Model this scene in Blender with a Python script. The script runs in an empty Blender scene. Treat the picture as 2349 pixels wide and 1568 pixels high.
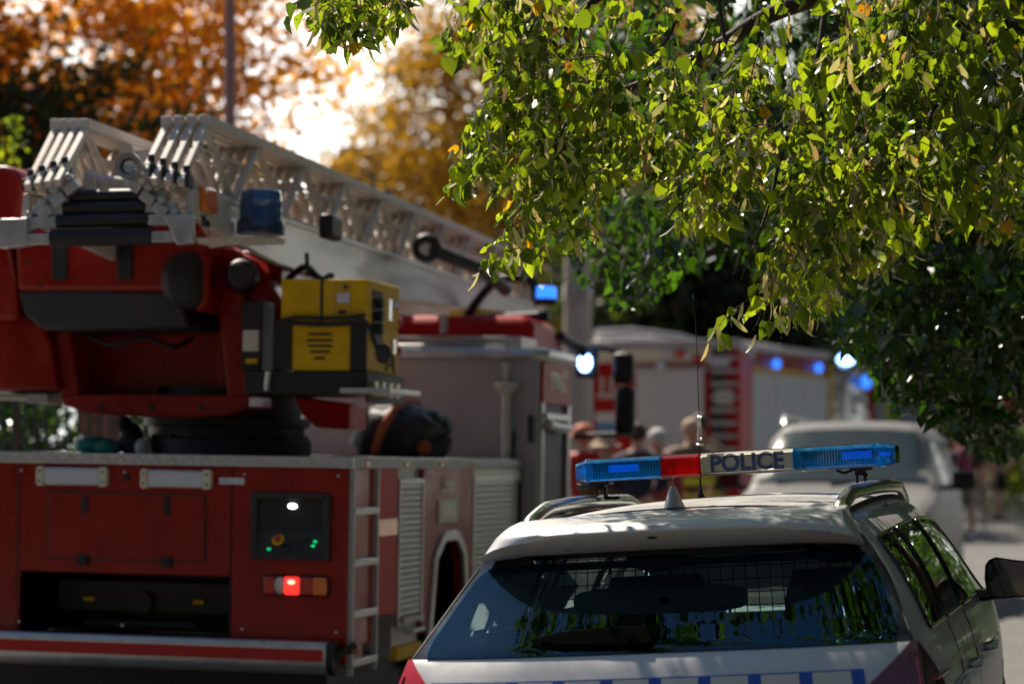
import bpy, bmesh, math, random
import numpy as np
from mathutils import Vector, Matrix
random.seed(7); rng = np.random.default_rng(7)
R = math.radians
sc = bpy.context.scene
col = sc.collection

# ------------------------------------------------------------------ camera, sky, sun
FX, CX, HY, CAMZ = 5545.0, 1174.0, 1065.0, 1.75       # telephoto: focal length and horizon in 2348-wide picture units
cam = bpy.data.cameras.new('camera'); camo = bpy.data.objects.new('camera', cam); col.objects.link(camo)
camo.location = (0, 0, CAMZ); camo.rotation_euler = (R(90), 0, 0)
cam.sensor_width = 36; cam.lens = 85.0; cam.shift_y = 281 / 2348
cam.clip_start = .1; cam.clip_end = 2000
cam.dof.use_dof = True; cam.dof.focus_distance = 9.15; cam.dof.aperture_fstop = 1.9
sc.camera = camo
SUN_AZ, SUN_EL = R(-27), R(50)
w = bpy.data.worlds.new('World'); sc.world = w; w.use_nodes = True
nt = w.node_tree; bg = nt.nodes['Background']
sky = nt.nodes.new('ShaderNodeTexSky'); sky.sky_type = 'NISHITA'; sky.sun_disc = False
sky.sun_elevation = SUN_EL; sky.sun_rotation = SUN_AZ; sky.dust_density = .3; sky.air_density = 1.3
nt.links.new(sky.outputs[0], bg.inputs[0]); bg.inputs[1].default_value = .05
sl = bpy.data.lights.new('sun', 'SUN'); so = bpy.data.objects.new('sun', sl); col.objects.link(so)
sl.energy = 5.0; sl.angle = R(.6); sl.color = (1, .90, .76)
sd = Vector((math.sin(SUN_AZ) * math.cos(SUN_EL), math.cos(SUN_AZ) * math.cos(SUN_EL), math.sin(SUN_EL)))
so.rotation_euler = sd.to_track_quat('Z', 'Y').to_euler()
vs = sc.view_settings; vs.view_transform = 'Standard'; vs.look = 'None'; vs.gamma = 1; vs.exposure = 0.85; vs.use_curve_mapping = False
sc.cycles.max_bounces = 7; sc.cycles.transparent_max_bounces = 12; sc.cycles.sample_clamp_indirect = 6
SLOPE = .017
def gz(y): return SLOPE * y

# ------------------------------------------------------------------ helpers
def world(px, py, Y): return Vector(((px - CX) / FX * Y, Y, CAMZ + (HY - py) / FX * Y))
class Frame:
    def __init__(s, o, head, roll=0):
        a = R(head); f = Vector((math.sin(a), math.cos(a), 0)); r = Vector((math.cos(a), -math.sin(a), 0))
        t = R(roll); r2 = r * math.cos(t) + Vector((0, 0, 1)) * math.sin(t); up = r2.cross(f)
        s.o = Vector(o); s.M = Matrix((r2, f, up))
        s.mat = Matrix.Translation(s.o) @ s.M.transposed().to_4x4()
    def on(s, px, py, ax, val):          # the point of a local plane that stands at a place of the photograph
        d = Vector(((px - CX) / FX, 1, (HY - py) / FX)); lc = s.M @ (Vector((0, 0, CAMZ)) - s.o); ld = s.M @ d
        return lc + ld * ((val - lc[ax]) / ld[ax])

def mat(name, c, rough=.5, metal=0, coat=0, var=0, vscale=8, bump=0, bscale=60, emis=None, es=0, spec=.5, rvar=0, island=0, hue=0):
    m = bpy.data.materials.new(name); m.use_nodes = True; n = m.node_tree; b = n.nodes['Principled BSDF']
    b.inputs['Base Color'].default_value = (*c, 1); b.inputs['Roughness'].default_value = rough
    b.inputs['Metallic'].default_value = metal; b.inputs['Coat Weight'].default_value = coat; b.inputs['Coat Roughness'].default_value = .06
    b.inputs['Specular IOR Level'].default_value = spec
    if emis: b.inputs['Emission Color'].default_value = (*emis, 1); b.inputs['Emission Strength'].default_value = es
    if var or rvar or bump:
        tc = n.nodes.new('ShaderNodeTexCoord')
    if var or rvar:
        no = n.nodes.new('ShaderNodeTexNoise'); no.inputs['Scale'].default_value = vscale; no.inputs['Detail'].default_value = 6; no.inputs['Roughness'].default_value = .65
        n.links.new(tc.outputs['Object'], no.inputs['Vector'])
        if var:
            mr = n.nodes.new('ShaderNodeMapRange'); mr.inputs[1].default_value = .3; mr.inputs[2].default_value = .7
            mr.inputs[3].default_value = 1 - var; mr.inputs[4].default_value = 1 + var * .5
            n.links.new(no.outputs[0], mr.inputs[0])
            mx = n.nodes.new('ShaderNodeVectorMath'); mx.operation = 'SCALE'; mx.inputs[0].default_value = c
            n.links.new(mr.outputs[0], mx.inputs['Scale']); n.links.new(mx.outputs[0], b.inputs['Base Color'])
        if rvar:
            mr = n.nodes.new('ShaderNodeMapRange'); mr.inputs[1].default_value = .3; mr.inputs[2].default_value = .7
            mr.inputs[3].default_value = max(rough - rvar, .02); mr.inputs[4].default_value = rough + rvar
            n.links.new(no.outputs[0], mr.inputs[0]); n.links.new(mr.outputs[0], b.inputs['Roughness'])
    if bump:
        nb = n.nodes.new('ShaderNodeTexNoise'); nb.inputs['Scale'].default_value = bscale; nb.inputs['Detail'].default_value = 4
        bp = n.nodes.new('ShaderNodeBump'); bp.inputs['Strength'].default_value = bump; bp.inputs['Distance'].default_value = .01
        n.links.new(tc.outputs['Object'], nb.inputs['Vector']); n.links.new(nb.outputs[0], bp.inputs['Height']); n.links.new(bp.outputs[0], b.inputs['Normal'])
    return m
def leafmat(name, c1, c2, trans, rough=.35, spec=.4, tmix=.55):
    m = bpy.data.materials.new(name); m.use_nodes = True; n = m.node_tree; b = n.nodes['Principled BSDF']; out = n.nodes['Material Output']
    ge = n.nodes.new('ShaderNodeNewGeometry'); cr = n.nodes.new('ShaderNodeMix'); cr.data_type = 'RGBA'
    cr.inputs[6].default_value = (*c1, 1); cr.inputs[7].default_value = (*c2, 1)
    n.links.new(ge.outputs['Random Per Island'], cr.inputs[0]); n.links.new(cr.outputs[2], b.inputs['Base Color'])
    b.inputs['Roughness'].default_value = rough; b.inputs['Specular IOR Level'].default_value = spec
    t = n.nodes.new('ShaderNodeBsdfTranslucent'); ct = n.nodes.new('ShaderNodeMix'); ct.data_type = 'RGBA'; ct.blend_type = 'MULTIPLY'; ct.inputs[0].default_value = 1
    ct.inputs[7].default_value = (*trans, 1); n.links.new(cr.outputs[2], ct.inputs[6]); n.links.new(ct.outputs[2], t.inputs[0])
    mx = n.nodes.new('ShaderNodeMixShader'); mx.inputs[0].default_value = tmix
    n.links.new(b.outputs[0], mx.inputs[1]); n.links.new(t.outputs[0], mx.inputs[2]); n.links.new(mx.outputs[0], out.inputs[0])
    return m
def glassmat(name, tint, ior=1.5, add=0.0, gloss=(1, 1, 1), rough=0.0, trl=None, trmix=0):
    m = bpy.data.materials.new(name); m.use_nodes = True; n = m.node_tree; n.nodes.remove(n.nodes['Principled BSDF']); out = n.nodes['Material Output']
    tr = n.nodes.new('ShaderNodeBsdfTransparent'); tr.inputs[0].default_value = (*tint, 1)
    gl = n.nodes.new('ShaderNodeBsdfGlossy'); gl.inputs['Roughness'].default_value = rough; gl.inputs[0].default_value = (*gloss, 1)
    fr = n.nodes.new('ShaderNodeFresnel'); fr.inputs[0].default_value = ior
    ad = n.nodes.new('ShaderNodeMath'); ad.operation = 'ADD'; ad.inputs[1].default_value = add; n.links.new(fr.outputs[0], ad.inputs[0])
    mx = n.nodes.new('ShaderNodeMixShader'); n.links.new(ad.outputs[0], mx.inputs[0]); n.links.new(gl.outputs[0], mx.inputs[2])
    src = tr
    if trl:
        tl = n.nodes.new('ShaderNodeBsdfTranslucent'); tl.inputs[0].default_value = (*trl, 1)
        df = n.nodes.new('ShaderNodeBsdfDiffuse'); df.inputs[0].default_value = (*trl, 1)
        a0 = n.nodes.new('ShaderNodeMixShader'); a0.inputs[0].default_value = .5; n.links.new(tl.outputs[0], a0.inputs[1]); n.links.new(df.outputs[0], a0.inputs[2])
        a = n.nodes.new('ShaderNodeMixShader'); a.inputs[0].default_value = trmix; n.links.new(tr.outputs[0], a.inputs[1]); n.links.new(a0.outputs[0], a.inputs[2]); src = a
    n.links.new(src.outputs[0], mx.inputs[1]); n.links.new(mx.outputs[0], out.inputs[0]); return m

M = dict(
 red=mat('fire_red', (.25, .008, .003), .32, coat=.12, var=.22, vscale=4, rvar=.14, spec=.25),
 red2=mat('bright_red', (.40, .010, .006), .45, var=.16, vscale=3, spec=.12),
 redmat=mat('red_reflective', (.42, .008, .008), .4, spec=.4),
 black=mat('black_plastic', (.006, .006, .0065), .55, var=.2, vscale=20),
 dark=mat('dark_grey', (.02, .018, .018), .55, var=.25, vscale=12),
 rubber=mat('rubber', (.02, .02, .02), .8, bump=.2),
 alu=mat('aluminium', (.52, .51, .50), .38, metal=.75, var=.18, vscale=10, rvar=.1),
 white=mat('white_paint', (.54, .49, .43), .45, coat=.3, var=.12, vscale=5),
 rail=mat('ladder_paint', (.58, .51, .45), .62, metal=0, spec=.3, var=.14, vscale=7, bump=.05),  # warm cast of the glow mixed into the ladder colour
 grey=mat('grey_panel', (.36, .345, .335), .42, metal=.3, var=.08, vscale=3),
 shut=mat('shutter_slats', (.42, .42, .41), .42, metal=.45, var=.08, vscale=5),
 yellow=mat('yellow_enamel', (.66, .38, .012), .55, spec=.12, var=.16, vscale=9),
 cream=mat('cream_plastic', (.62, .55, .40), .5),
 lampw=mat('lamp_glass', (.55, .56, .60), .15, coat=.5),
 amber=mat('amber_lens', (.75, .16, .01), .2, coat=.7),
 redlens=mat('red_lens', (.45, .008, .008), .2, coat=.7),
 redlit=mat('lit_red_lens', (.6, .01, .01), .2, emis=(1, .03, .02), es=.9),
 bluelit=mat('lit_blue_lamp', (.05, .15, .8), .2, emis=(.25, .5, 1), es=6),
 bluedim=mat('blue_lamp', (.02, .12, .6), .2, emis=(.03, .2, 1), es=1.1),
 bluelens=mat('blue_beacon_lens', (.015, .07, .20), .12, coat=1, var=.15, vscale=9),
 led=mat('led_blue', (.05, .2, .8), .2, emis=(.02, .22, 1), es=.34),
 whitelit=mat('lit_white_lamp', (.8, .8, .7), .3, emis=(.85, 1, .8), es=3),
 greenlit=mat('green_led', (.02, .5, .2), .3, emis=(.0, .8, .25), es=.6),
 cloth=mat('black_tarp', (.018, .018, .022), .6, bump=.6, bscale=12, var=.3),
 orange=mat('orange_strap', (.45, .10, .03), .7, var=.2, vscale=15),
 teal=mat('teal_cloth', (.01, .22, .17), .6, bump=.5, bscale=15, var=.3),
 ltcloth=mat('pale_cloth', (.6, .56, .52), .8, bump=.5, bscale=20, var=.15),
 silver=mat('silver_paint', (.55, .545, .53), .32, metal=.2, coat=.35, var=.07, vscale=5, rvar=.1, bump=.012, bscale=240),
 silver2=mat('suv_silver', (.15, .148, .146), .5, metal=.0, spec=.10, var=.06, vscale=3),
 chrome=mat('rail_aluminium', (.62, .60, .57), .22, metal=1, rvar=.08, vscale=20),
 pale=mat('pale_shutter', (.60, .58, .55), .5, var=.06, vscale=3), gloss=mat('gloss_black', (.008, .008, .009), .10, rvar=.05), matte=mat('matte_black', (.003, .003, .003), .9, spec=0),
 blue=mat('reflective_blue', (.008, .07, .38), .35, coat=.3),
 dblue=mat('letter_blue', (.05, .10, .26), .4),
 decal=mat('reflective_white', (.55, .54, .47), .4, var=.05),
 seat=mat('seat_fabric', (.035, .04, .045), .85, bump=.3),
 inter=mat('interior_plastic', (.10, .10, .10), .7, var=.2),
 asphalt=mat('asphalt_grain', (.11, .105, .10), .9, var=.25, vscale=3, bump=.5, bscale=90),
 paving=mat('paving_stone', (.34, .31, .28), .85, var=.2, vscale=2, bump=.3, bscale=40),
 bark=mat('bark', (.055, .035, .025), .9, var=.35, vscale=15, bump=.8, bscale=30),
 conc=mat('concrete', (.42, .39, .33), .8, var=.15, vscale=4, bump=.2),
 pole=mat('painted_pole', (.30, .16, .14), .6, var=.2),
 fence=mat('fence_green', (.012, .03, .026), .5),
 brick=mat('brick_red', (.30, .14, .11), .85, var=.25, vscale=9, bump=.3),
 roof=mat('roof_slate', (.10, .085, .08), .8, var=.2),
 wall=mat('render_wall', (.36, .30, .25), .9, var=.15),
 skin=mat('skin_tone', (.48, .26, .18), .5, var=.08, vscale=14),
 navy=mat('navy_cloth', (.012, .016, .035), .85), pinkc=mat('rose_cloth', (.34, .05, .06), .85), tan=mat('tan_turnout', (.13, .085, .045), .8, var=.2),
 black_c=mat('black_cloth', (.015, .013, .015), .85), khaki=mat('khaki_cloth', (.26, .21, .15), .85), maroon=mat('pink_bag', (.20, .02, .06), .7, var=.2),
 hiviz=mat('hiviz_yellow', (.55, .60, .02), .5, emis=None), hairg=mat('hair_grey', (.50, .48, .45), .8), haird=mat('hair_dark', (.035, .022, .018), .7),
 hairb=mat('hair_blond', (.42, .30, .18), .8), shoe=mat('shoe_white', (.55, .52, .50), .6), shirtb=mat('pale_blue_cloth', (.28, .32, .45), .85),
 grass=mat('grass_green', (.05, .09, .02), .9, var=.3),
 carglass=glassmat('car_glass', (.60, .84, .86), 1.5, .03, gloss=(.22, .48, .75)),
 darkglass=glassmat('dark_glass', (.10, .12, .11), 1.6, .05),
 windglass=glassmat('windscreen_glass', (.75, .88, .86), 1.5, .02),
 bluegl=glassmat('blue_lens_clear', (.06, .45, .85), 1.45, .03, trl=(.01, .30, .62), trmix=.38),
 redgl=glassmat('red_lens_clear', (.60, .01, .01), 1.45, .03, trl=(.62, .008, .012), trmix=.6),
 cleargl=glassmat('clear_plastic', (.90, .90, .90), 1.45, .04),
)
LF = dict(
 lime=leafmat('linden_leaf', (.165, .195, .016), (.018, .036, .006), (2.7, 2.9, .8)),
 bract=leafmat('linden_bract', (.42, .42, .20), (.22, .15, .07), (1.6, 1.5, 1.0), tmix=.45),
 ylw=leafmat('yellow_leaf', (.55, .33, .01), (.40, .16, .01), (1.4, 1.3, 1.0)),
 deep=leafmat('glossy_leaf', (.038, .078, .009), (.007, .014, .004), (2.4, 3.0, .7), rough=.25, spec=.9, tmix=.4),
 veil_tinted=leafmat('veil_tinted_leaf', (.74, .40, .035), (.50, .21, .015), (1.35, 1.3, .8), rough=.5, tmix=.66),  # orange veil of light put into the leaf colour
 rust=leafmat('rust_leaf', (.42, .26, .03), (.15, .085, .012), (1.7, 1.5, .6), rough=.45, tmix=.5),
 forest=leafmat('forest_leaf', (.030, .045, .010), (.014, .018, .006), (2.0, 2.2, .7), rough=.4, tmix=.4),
)

class MB:
    def __init__(s): s.v = []; s.f = []; s.m = []; s.mi = 0
    def add(s, vs_, fs, mi=None):
        o = len(s.v); s.v += [tuple(p) for p in vs_]; s.f += [tuple(i + o for i in f) for f in fs]; s.m += [s.mi if mi is None else mi] * len(fs); return s
    def box(s, x0, x1, y0, y1, z0, z1, mi=None):
        v = [(x, y, z) for x in (x0, x1) for y in (y0, y1) for z in (z0, z1)]
        return s.add(v, [(0, 1, 3, 2), (4, 6, 7, 5), (0, 4, 5, 1), (2, 3, 7, 6), (0, 2, 6, 4), (1, 5, 7, 3)], mi)
    def obox(s, c, size, rot, mi=None):
        c = Vector(c); v = [c + rot @ Vector((x * size[0] / 2, y * size[1] / 2, z * size[2] / 2)) for x in (-1, 1) for y in (-1, 1) for z in (-1, 1)]
        return s.add(v, [(0, 1, 3, 2), (4, 6, 7, 5), (0, 4, 5, 1), (2, 3, 7, 6), (0, 2, 6, 4), (1, 5, 7, 3)], mi)
    def bar(s, a, b, wx, wz, mi=None):      # rectangular bar from a to b
        a, b = Vector(a), Vector(b); d = b - a; q = d.to_track_quat('Y', 'Z').to_matrix()
        return s.obox((a + b) / 2, (wx, d.length, wz), q, mi)
    def cyl(s, a, b, r0, r1=None, n=16, mi=None, caps=True):
        a, b = Vector(a), Vector(b); r1 = r0 if r1 is None else r1; q = (b - a).to_track_quat('Z', 'Y').to_matrix(); v = []
        for p, r in ((a, r0), (b, r1)):
            for i in range(n): t = 2 * math.pi * i / n; v.append(p + q @ Vector((r * math.cos(t), r * math.sin(t), 0)))
        f = [(i, (i + 1) % n, n + (i + 1) % n, n + i) for i in range(n)]
        if caps: f += [tuple(range(n - 1, -1, -1)), tuple(range(n, 2 * n))]
        return s.add(v, f, mi)
    def tube(s, pts, r, n=8, mi=None, sx=1, caps=True):
        pts = [Vector(p) for p in pts]; v = []; rr = r if isinstance(r, (list, tuple)) else [r] * len(pts); prev = None
        for i, p in enumerate(pts):
            d = (pts[min(i + 1, len(pts) - 1)] - pts[max(i - 1, 0)]).normalized()
            if prev is None:
                a = Vector((0, 0, 1)) if abs(d.z) < .9 else Vector((1, 0, 0)); x = d.cross(a).normalized()
            else: x = (prev - d * prev.dot(d)).normalized()
            prev = x; y = d.cross(x)
            for k in range(n): t = 2 * math.pi * k / n; v.append(p + x * (rr[i] * sx * math.cos(t)) + y * (rr[i] * math.sin(t)))
        f = [(i * n + k, i * n + (k + 1) % n, (i + 1) * n + (k + 1) % n, (i + 1) * n + k) for i in range(len(pts) - 1) for k in range(n)]
        if caps: f += [tuple(range(n - 1, -1, -1)), tuple(range((len(pts) - 1) * n, len(pts) * n))]
        return s.add(v, f, mi)
    def prism(s, poly, ax, a0, a1, mi=None):     # poly in the two other axes (in order x,y,z minus ax)
        n = len(poly); v = []
        for a in (a0, a1):
            for p in poly:
                q = list(p); q.insert(ax, a); v.append(q)
        return s.add(v, [tuple(range(n - 1, -1, -1)), tuple(range(n, 2 * n))] + [(i, (i + 1) % n, n + (i + 1) % n, n + i) for i in range(n)], mi)
    def ell(s, c, r, n=16, k=10, mi=None, rot=None):
        v = []; c = Vector(c)
        for i in range(k + 1):
            t = math.pi * i / k
            for j in range(n):
                u = 2 * math.pi * j / n; p = Vector((r[0] * math.sin(t) * math.cos(u), r[1] * math.sin(t) * math.sin(u), r[2] * math.cos(t)))
                v.append(c + (rot @ p if rot else p))
        return s.add(v, [(i * n + j, (i + 1) * n + j, (i + 1) * n + (j + 1) % n, i * n + (j + 1) % n) for i in range(k) for j in range(n)], mi)
    def lathe(s, c, axis, prof, n=24, mi=None):   # prof: (radius, distance along the axis)
        c = Vector(c); q = Vector(axis).normalized().to_track_quat('Z', 'Y').to_matrix(); v = []
        for r, h in prof:
            for j in range(n): u = 2 * math.pi * j / n; v.append(c + q @ Vector((r * math.cos(u), r * math.sin(u), h)))
        return s.add(v, [(i * n + j, i * n + (j + 1) % n, (i + 1) * n + (j + 1) % n, (i + 1) * n + j) for i in range(len(prof) - 1) for j in range(n)], mi)
    def grid(s, P, mi=None, skip=None, close=False):
        a, b = len(P), len(P[0]); v = [p for row in P for p in row]
        return s.add(v, [(i * b + j, i * b + j + 1, (i + 1) * b + j + 1, (i + 1) * b + j) for i in range(a - 1) for j in range(b - 1) if not (skip and skip(i, j))], mi)
    def build(s, name, mats, parent=None, bevel=0, smooth=35, sub=0, seg=2, mat_world=None):
        me = bpy.data.meshes.new(name); me.from_pydata([tuple(p) for p in s.v], [], s.f)
        for m in (mats if isinstance(mats, (list, tuple)) else [mats]): me.materials.append(m)
        me.polygons.foreach_set('material_index', s.m); me.validate()
        bm = bmesh.new(); bm.from_mesh(me); bmesh.ops.recalc_face_normals(bm, faces=bm.faces); bm.to_mesh(me); bm.free()
        me.polygons.foreach_set('use_smooth', [True] * len(me.polygons))
        if smooth < 180: me.set_sharp_from_angle(angle=R(smooth))
        me.update(); o = bpy.data.objects.new(name, me); col.objects.link(o)
        if parent: o.parent = parent
        if bevel:
            b = o.modifiers.new('bevel', 'BEVEL'); b.width = bevel; b.segments = seg; b.limit_method = 'ANGLE'; b.angle_limit = R(35)
        if sub: x = o.modifiers.new('sub', 'SUBSURF'); x.levels = sub; x.render_levels = sub
        return o
def tag(o, label=None, cat=None, group=None, kind=None):
    if label: o['label'] = label
    if cat: o['category'] = cat
    if group: o['group'] = group
    if kind: o['kind'] = kind
    return o
def thing(name, label, cat, fr=None, loc=(0, 0, 0), rz=0, group=None):
    e = bpy.data.objects.new(name, None); col.objects.link(e); e.empty_display_size = .2
    if fr: e.matrix_world = fr.mat
    else: e.location = loc; e.rotation_euler = (0, 0, rz)
    return tag(e, label, cat, group)
def split(o, ax, thr):       # the pieces of a mesh on the two sides of a plane become two parts
    me = o.data; lo = [p.index for p in me.polygons if p.center[ax] < thr]; los = set(lo)
    c = o.copy(); c.data = me.copy(); col.objects.link(c)
    for ob, keep in ((o, lambda i: i not in los), (c, lambda i: i in los)):
        bm = bmesh.new(); bm.from_mesh(ob.data); bm.faces.ensure_lookup_table(); bmesh.ops.delete(bm, geom=[f for f in bm.faces if not keep(f.index)], context='FACES'); bm.to_mesh(ob.data); bm.free()
    return o, c
def copy_tree(o, parent=None):
    c = o.copy(); col.objects.link(c); c.parent = parent
    for ch in o.children: copy_tree(ch, c)
    return c
def text_mesh(txt, size, bold=.0, thick=.002):
    cu = bpy.data.curves.new('t', 'FONT'); cu.body = txt; cu.size = size; cu.extrude = thick; cu.offset = bold; cu.align_x = 'CENTER'; cu.align_y = 'CENTER'
    o = bpy.data.objects.new('t', cu); col.objects.link(o); dg = bpy.context.evaluated_depsgraph_get(); me = bpy.data.meshes.new_from_object(o.evaluated_get(dg))
    bpy.data.objects.remove(o); bpy.data.curves.remove(cu); return me
def text_part(name, txt, size, m, parent, loc, xaxis, yaxis, bold=0, sx=1, fn=None):
    me = text_mesh(txt, size, bold); X, Y = Vector(xaxis).normalized(), Vector(yaxis).normalized(); Z = X.cross(Y)
    for v in me.vertices:
        if fn: v.co = fn(v.co)
        else: v.co = Vector(loc) + X * v.co.x * sx + Y * v.co.y + Z * v.co.z
    me.materials.clear(); me.materials.append(m); me.name = name
    for p in me.polygons: p.material_index = 0
    o = bpy.data.objects.new(name, me); col.objects.link(o); o.parent = parent; return o
def crom(ks, t):
    t = max(ks[0][0], min(ks[-1][0], t))
    for i in range(len(ks) - 1):
        if t <= ks[i + 1][0]: break
    x0, y0 = ks[i]; x1, y1 = ks[i + 1]; xm, ym = ks[i - 1] if i else (2 * x0 - x1, 2 * y0 - y1); xp, yp = ks[i + 2] if i + 2 < len(ks) else (2 * x1 - x0, 2 * y1 - y0)
    m0 = (y1 - ym) / (x1 - xm) * (x1 - x0); m1 = (yp - y0) / (xp - x0) * (x1 - x0); s = (t - x0) / (x1 - x0)
    return (2 * s**3 - 3 * s**2 + 1) * y0 + (s**3 - 2 * s**2 + s) * m0 + (-2 * s**3 + 3 * s**2) * y1 + (s**3 - s**2) * m1
def lin(a, b, t): return a + (b - a) * t
def spline(pts, n=8):
    pts = [Vector(p) for p in pts]; out = []; ks = list(range(len(pts)))
    cs = [[(k, pts[k][a]) for k in ks] for a in range(3)]
    for i in range((len(pts) - 1) * n + 1): out.append(Vector([crom(cs[a], i / n) for a in range(3)]))
    return out
def wheel(parent, c, r, wdt, ax=(1, 0, 0), rimm=None):
    t = MB(); c = Vector(c); t.lathe(c - Vector(ax) * wdt / 2, ax, [(r * .62, .01), (r * .9, 0), (r * .985, .03), (r, .07), (r, wdt - .07), (r * .985, wdt - .03), (r * .9, wdt), (r * .62, wdt - .01)], 32)
    wo = t.build('wheel', M['rubber'], parent)
    q = MB(); q.lathe(c, ax, [(r * .63, wdt / 2 - .02), (r * .58, wdt / 2 - .05), (r * .35, wdt / 2 - .09), (r * .2, wdt / 2 - .03), (.001, wdt / 2 - .03)], 24)
    q.build('rim', rimm or M['alu'], wo); return wo

# ------------------------------------------------------------------ ground, road, pavement
def gh(y): return SLOPE * min(y, 70)
def sheet(name, pts_fn, m, dz, kind='structure'):
    b = MB(); P = pts_fn(); b.grid([[(x, y, gh(y) + dz) for x, y in row] for row in P]); return tag(b.build(name, m, smooth=180), kind=kind)
sheet('ground', lambda: [[(x, y) for x in (-900, -60, 60, 900)] for y in (-60, 0, 70, 300, 1600)], mat('ground_soil', (.10, .085, .05), .95, var=.3, vscale=1, bump=.4, bscale=20), -.02)
HD = R(14.5); fdir = Vector((math.sin(HD), math.cos(HD))); rdir = Vector((math.cos(HD), -math.sin(HD)))
def lane(u0, u1, L0=-14, L1=130, n=20, nu=2):
    o = Vector((.45, 7.5)); return [[tuple(o + fdir * lin(L0, L1, i / n) + rdir * lin(u0, u1, k / (nu - 1))) for k in range(nu)] for i in range(n + 1)]
sheet('road', lambda: lane(-7.6, 2.6), M['asphalt'], 0)
def slab_mat():
    m = bpy.data.materials.new('paving_slabs'); m.use_nodes = True; n = m.node_tree; b = n.nodes['Principled BSDF']; b.inputs['Roughness'].default_value = .85
    tc = n.nodes.new('ShaderNodeTexCoord'); br = n.nodes.new('ShaderNodeTexBrick'); br.offset = .5; br.inputs['Scale'].default_value = 1
    br.inputs['Brick Width'].default_value = .5; br.inputs['Row Height'].default_value = .5; br.inputs['Mortar Size'].default_value = .008
    br.inputs[1].default_value = (.28, .25, .22, 1); br.inputs[2].default_value = (.22, .20, .18, 1); br.inputs[3].default_value = (.16, .14, .12, 1)
    n.links.new(tc.outputs['Object'], br.inputs[0]); n.links.new(br.outputs[0], b.inputs[0]); return m
pv = MB(); P = lane(2.76, 9.5); pv.grid([[(x, y, gh(y) + .12) for x, y in row] for row in P]); tag(pv.build('pavement', slab_mat(), smooth=180), kind='structure')
kb = MB()
K0, K1 = lane(2.6, 2.76), None
ring = [[(r[0][0], r[0][1], gh(r[0][1]) - .02), (r[0][0], r[0][1], gh(r[0][1]) + .125), (r[1][0], r[1][1], gh(r[1][1]) + .125)] for r in K0]
kb.grid(ring); tag(kb.build('kerb', M['conc'], smooth=20), kind='structure')
pl = MB(); P = lane(-10.5, -7.75); pl.grid([[(x, y, gh(y) + .12) for x, y in row] for row in P]); tag(pl.build('far_pavement', M['paving'], smooth=180), kind='structure')

cl = MB(); rc = random.Random(2); ph = [(rc.uniform(3, 14), rc.uniform(3, 12), rc.uniform(0, 6), rc.uniform(.4, 1)) for _ in range(14)]  # bright backlit sheet added far off to whiten the sky
P = []
for i in range(90):
    az = lin(-50, 50, i / 89); row = []
    for k in range(40):
        el = lin(-1, 24, k / 39); d = 1050 - 20 * el + 14 * sum(c * math.sin(a * R(az) * 3 + p_) * math.sin(b_ * R(el) * 6 + p_) for a, b_, p_, c in ph) / 3
        row.append((d * math.sin(R(az)) * math.cos(R(el)), d * math.cos(R(az)) * math.cos(R(el)), d * math.sin(R(el))))
    P.append(row)
cl.grid(P)
mc = bpy.data.materials.new('sheet_sky_white'); mc.use_nodes = True; n_ = mc.node_tree; n_.nodes.remove(n_.nodes['Principled BSDF']); tl_ = n_.nodes.new('ShaderNodeBsdfTranslucent'); tl_.inputs[0].default_value = (.86, .93, .99, 1)
df_ = n_.nodes.new('ShaderNodeBsdfDiffuse'); df_.inputs[0].default_value = (.95, .95, .95, 1); ms_ = n_.nodes.new('ShaderNodeMixShader'); ms_.inputs[0].default_value = .12; n_.links.new(tl_.outputs[0], ms_.inputs[1]); n_.links.new(df_.outputs[0], ms_.inputs[2]); n_.links.new(ms_.outputs[0], n_.nodes['Material Output'].inputs[0])
tag(cl.build('white_sky_sheet', mc, smooth=180), kind='structure')

# ------------------------------------------------------------------ police car
PF = Frame((.45, 7.52, .166), 14.5, 3.2)
car = thing('police_car', 'silver police estate car with a blue and red roof light bar, seen from behind', 'police car', PF)
PROF = [(.80, .22), (.87, .30), (.892, .45), (.902, .62), (.900, .76), (.885, .87), (.868, .93), (.848, .985), (.822, 1.06), (.790, 1.14), (.752, 1.22), (.708, 1.295), (.655, 1.36), (.600, 1.405), (.53, 1.432), (.42, 1.448), (.28, 1.459), (.14, 1.464), (0, 1.465)]
TT = list(range(len(PROF)))
def prof(t): return crom([(k, PROF[k][0]) for k in TT], t), crom([(k, PROF[k][1]) for k in TT], t)
TOP = [(0, 1.37), (.45, 1.392), (.8, 1.422), (1.3, 1.448), (2.0, 1.465), (2.6, 1.46), (2.95, 1.43), (3.2, 1.34), (3.5, 1.17), (3.8, 1.0), (3.95, .985), (4.6, .985)]
LOW = [(0, 1), (3.7, 1), (4.0, .985), (4.3, .93), (4.55, .80), (4.62, .70)]
WID = [(0, .955), (.3, .975), (.8, .995), (1.4, 1), (3.6, 1), (4.2, .95), (4.5, .85), (4.62, .72)]
LR = [(.22, .10), (.35, .02), (.45, 0), (.62, -.01), (.76, .0), (.87, .045), (.93, .085), (.985, .13), (1.06, .225), (1.14, .33), (1.22, .43), (1.295, .51), (1.36, .55), (1.5, .60)]
def spt(L, w_, z_):
    hr = (crom(TOP, L) - .98) / .485
    wr = crom(WID, L)
    if z_ > .98: wr -= .10 * max(0, (1.1 - L) / 1.1)**1.5 * (z_ - .98) / .4; z_ = .98 + (z_ - .98) * hr
    z_ *= crom(LOW, L) if L > 3.7 else 1
    return Vector((w_ * wr, L, z_))
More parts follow.
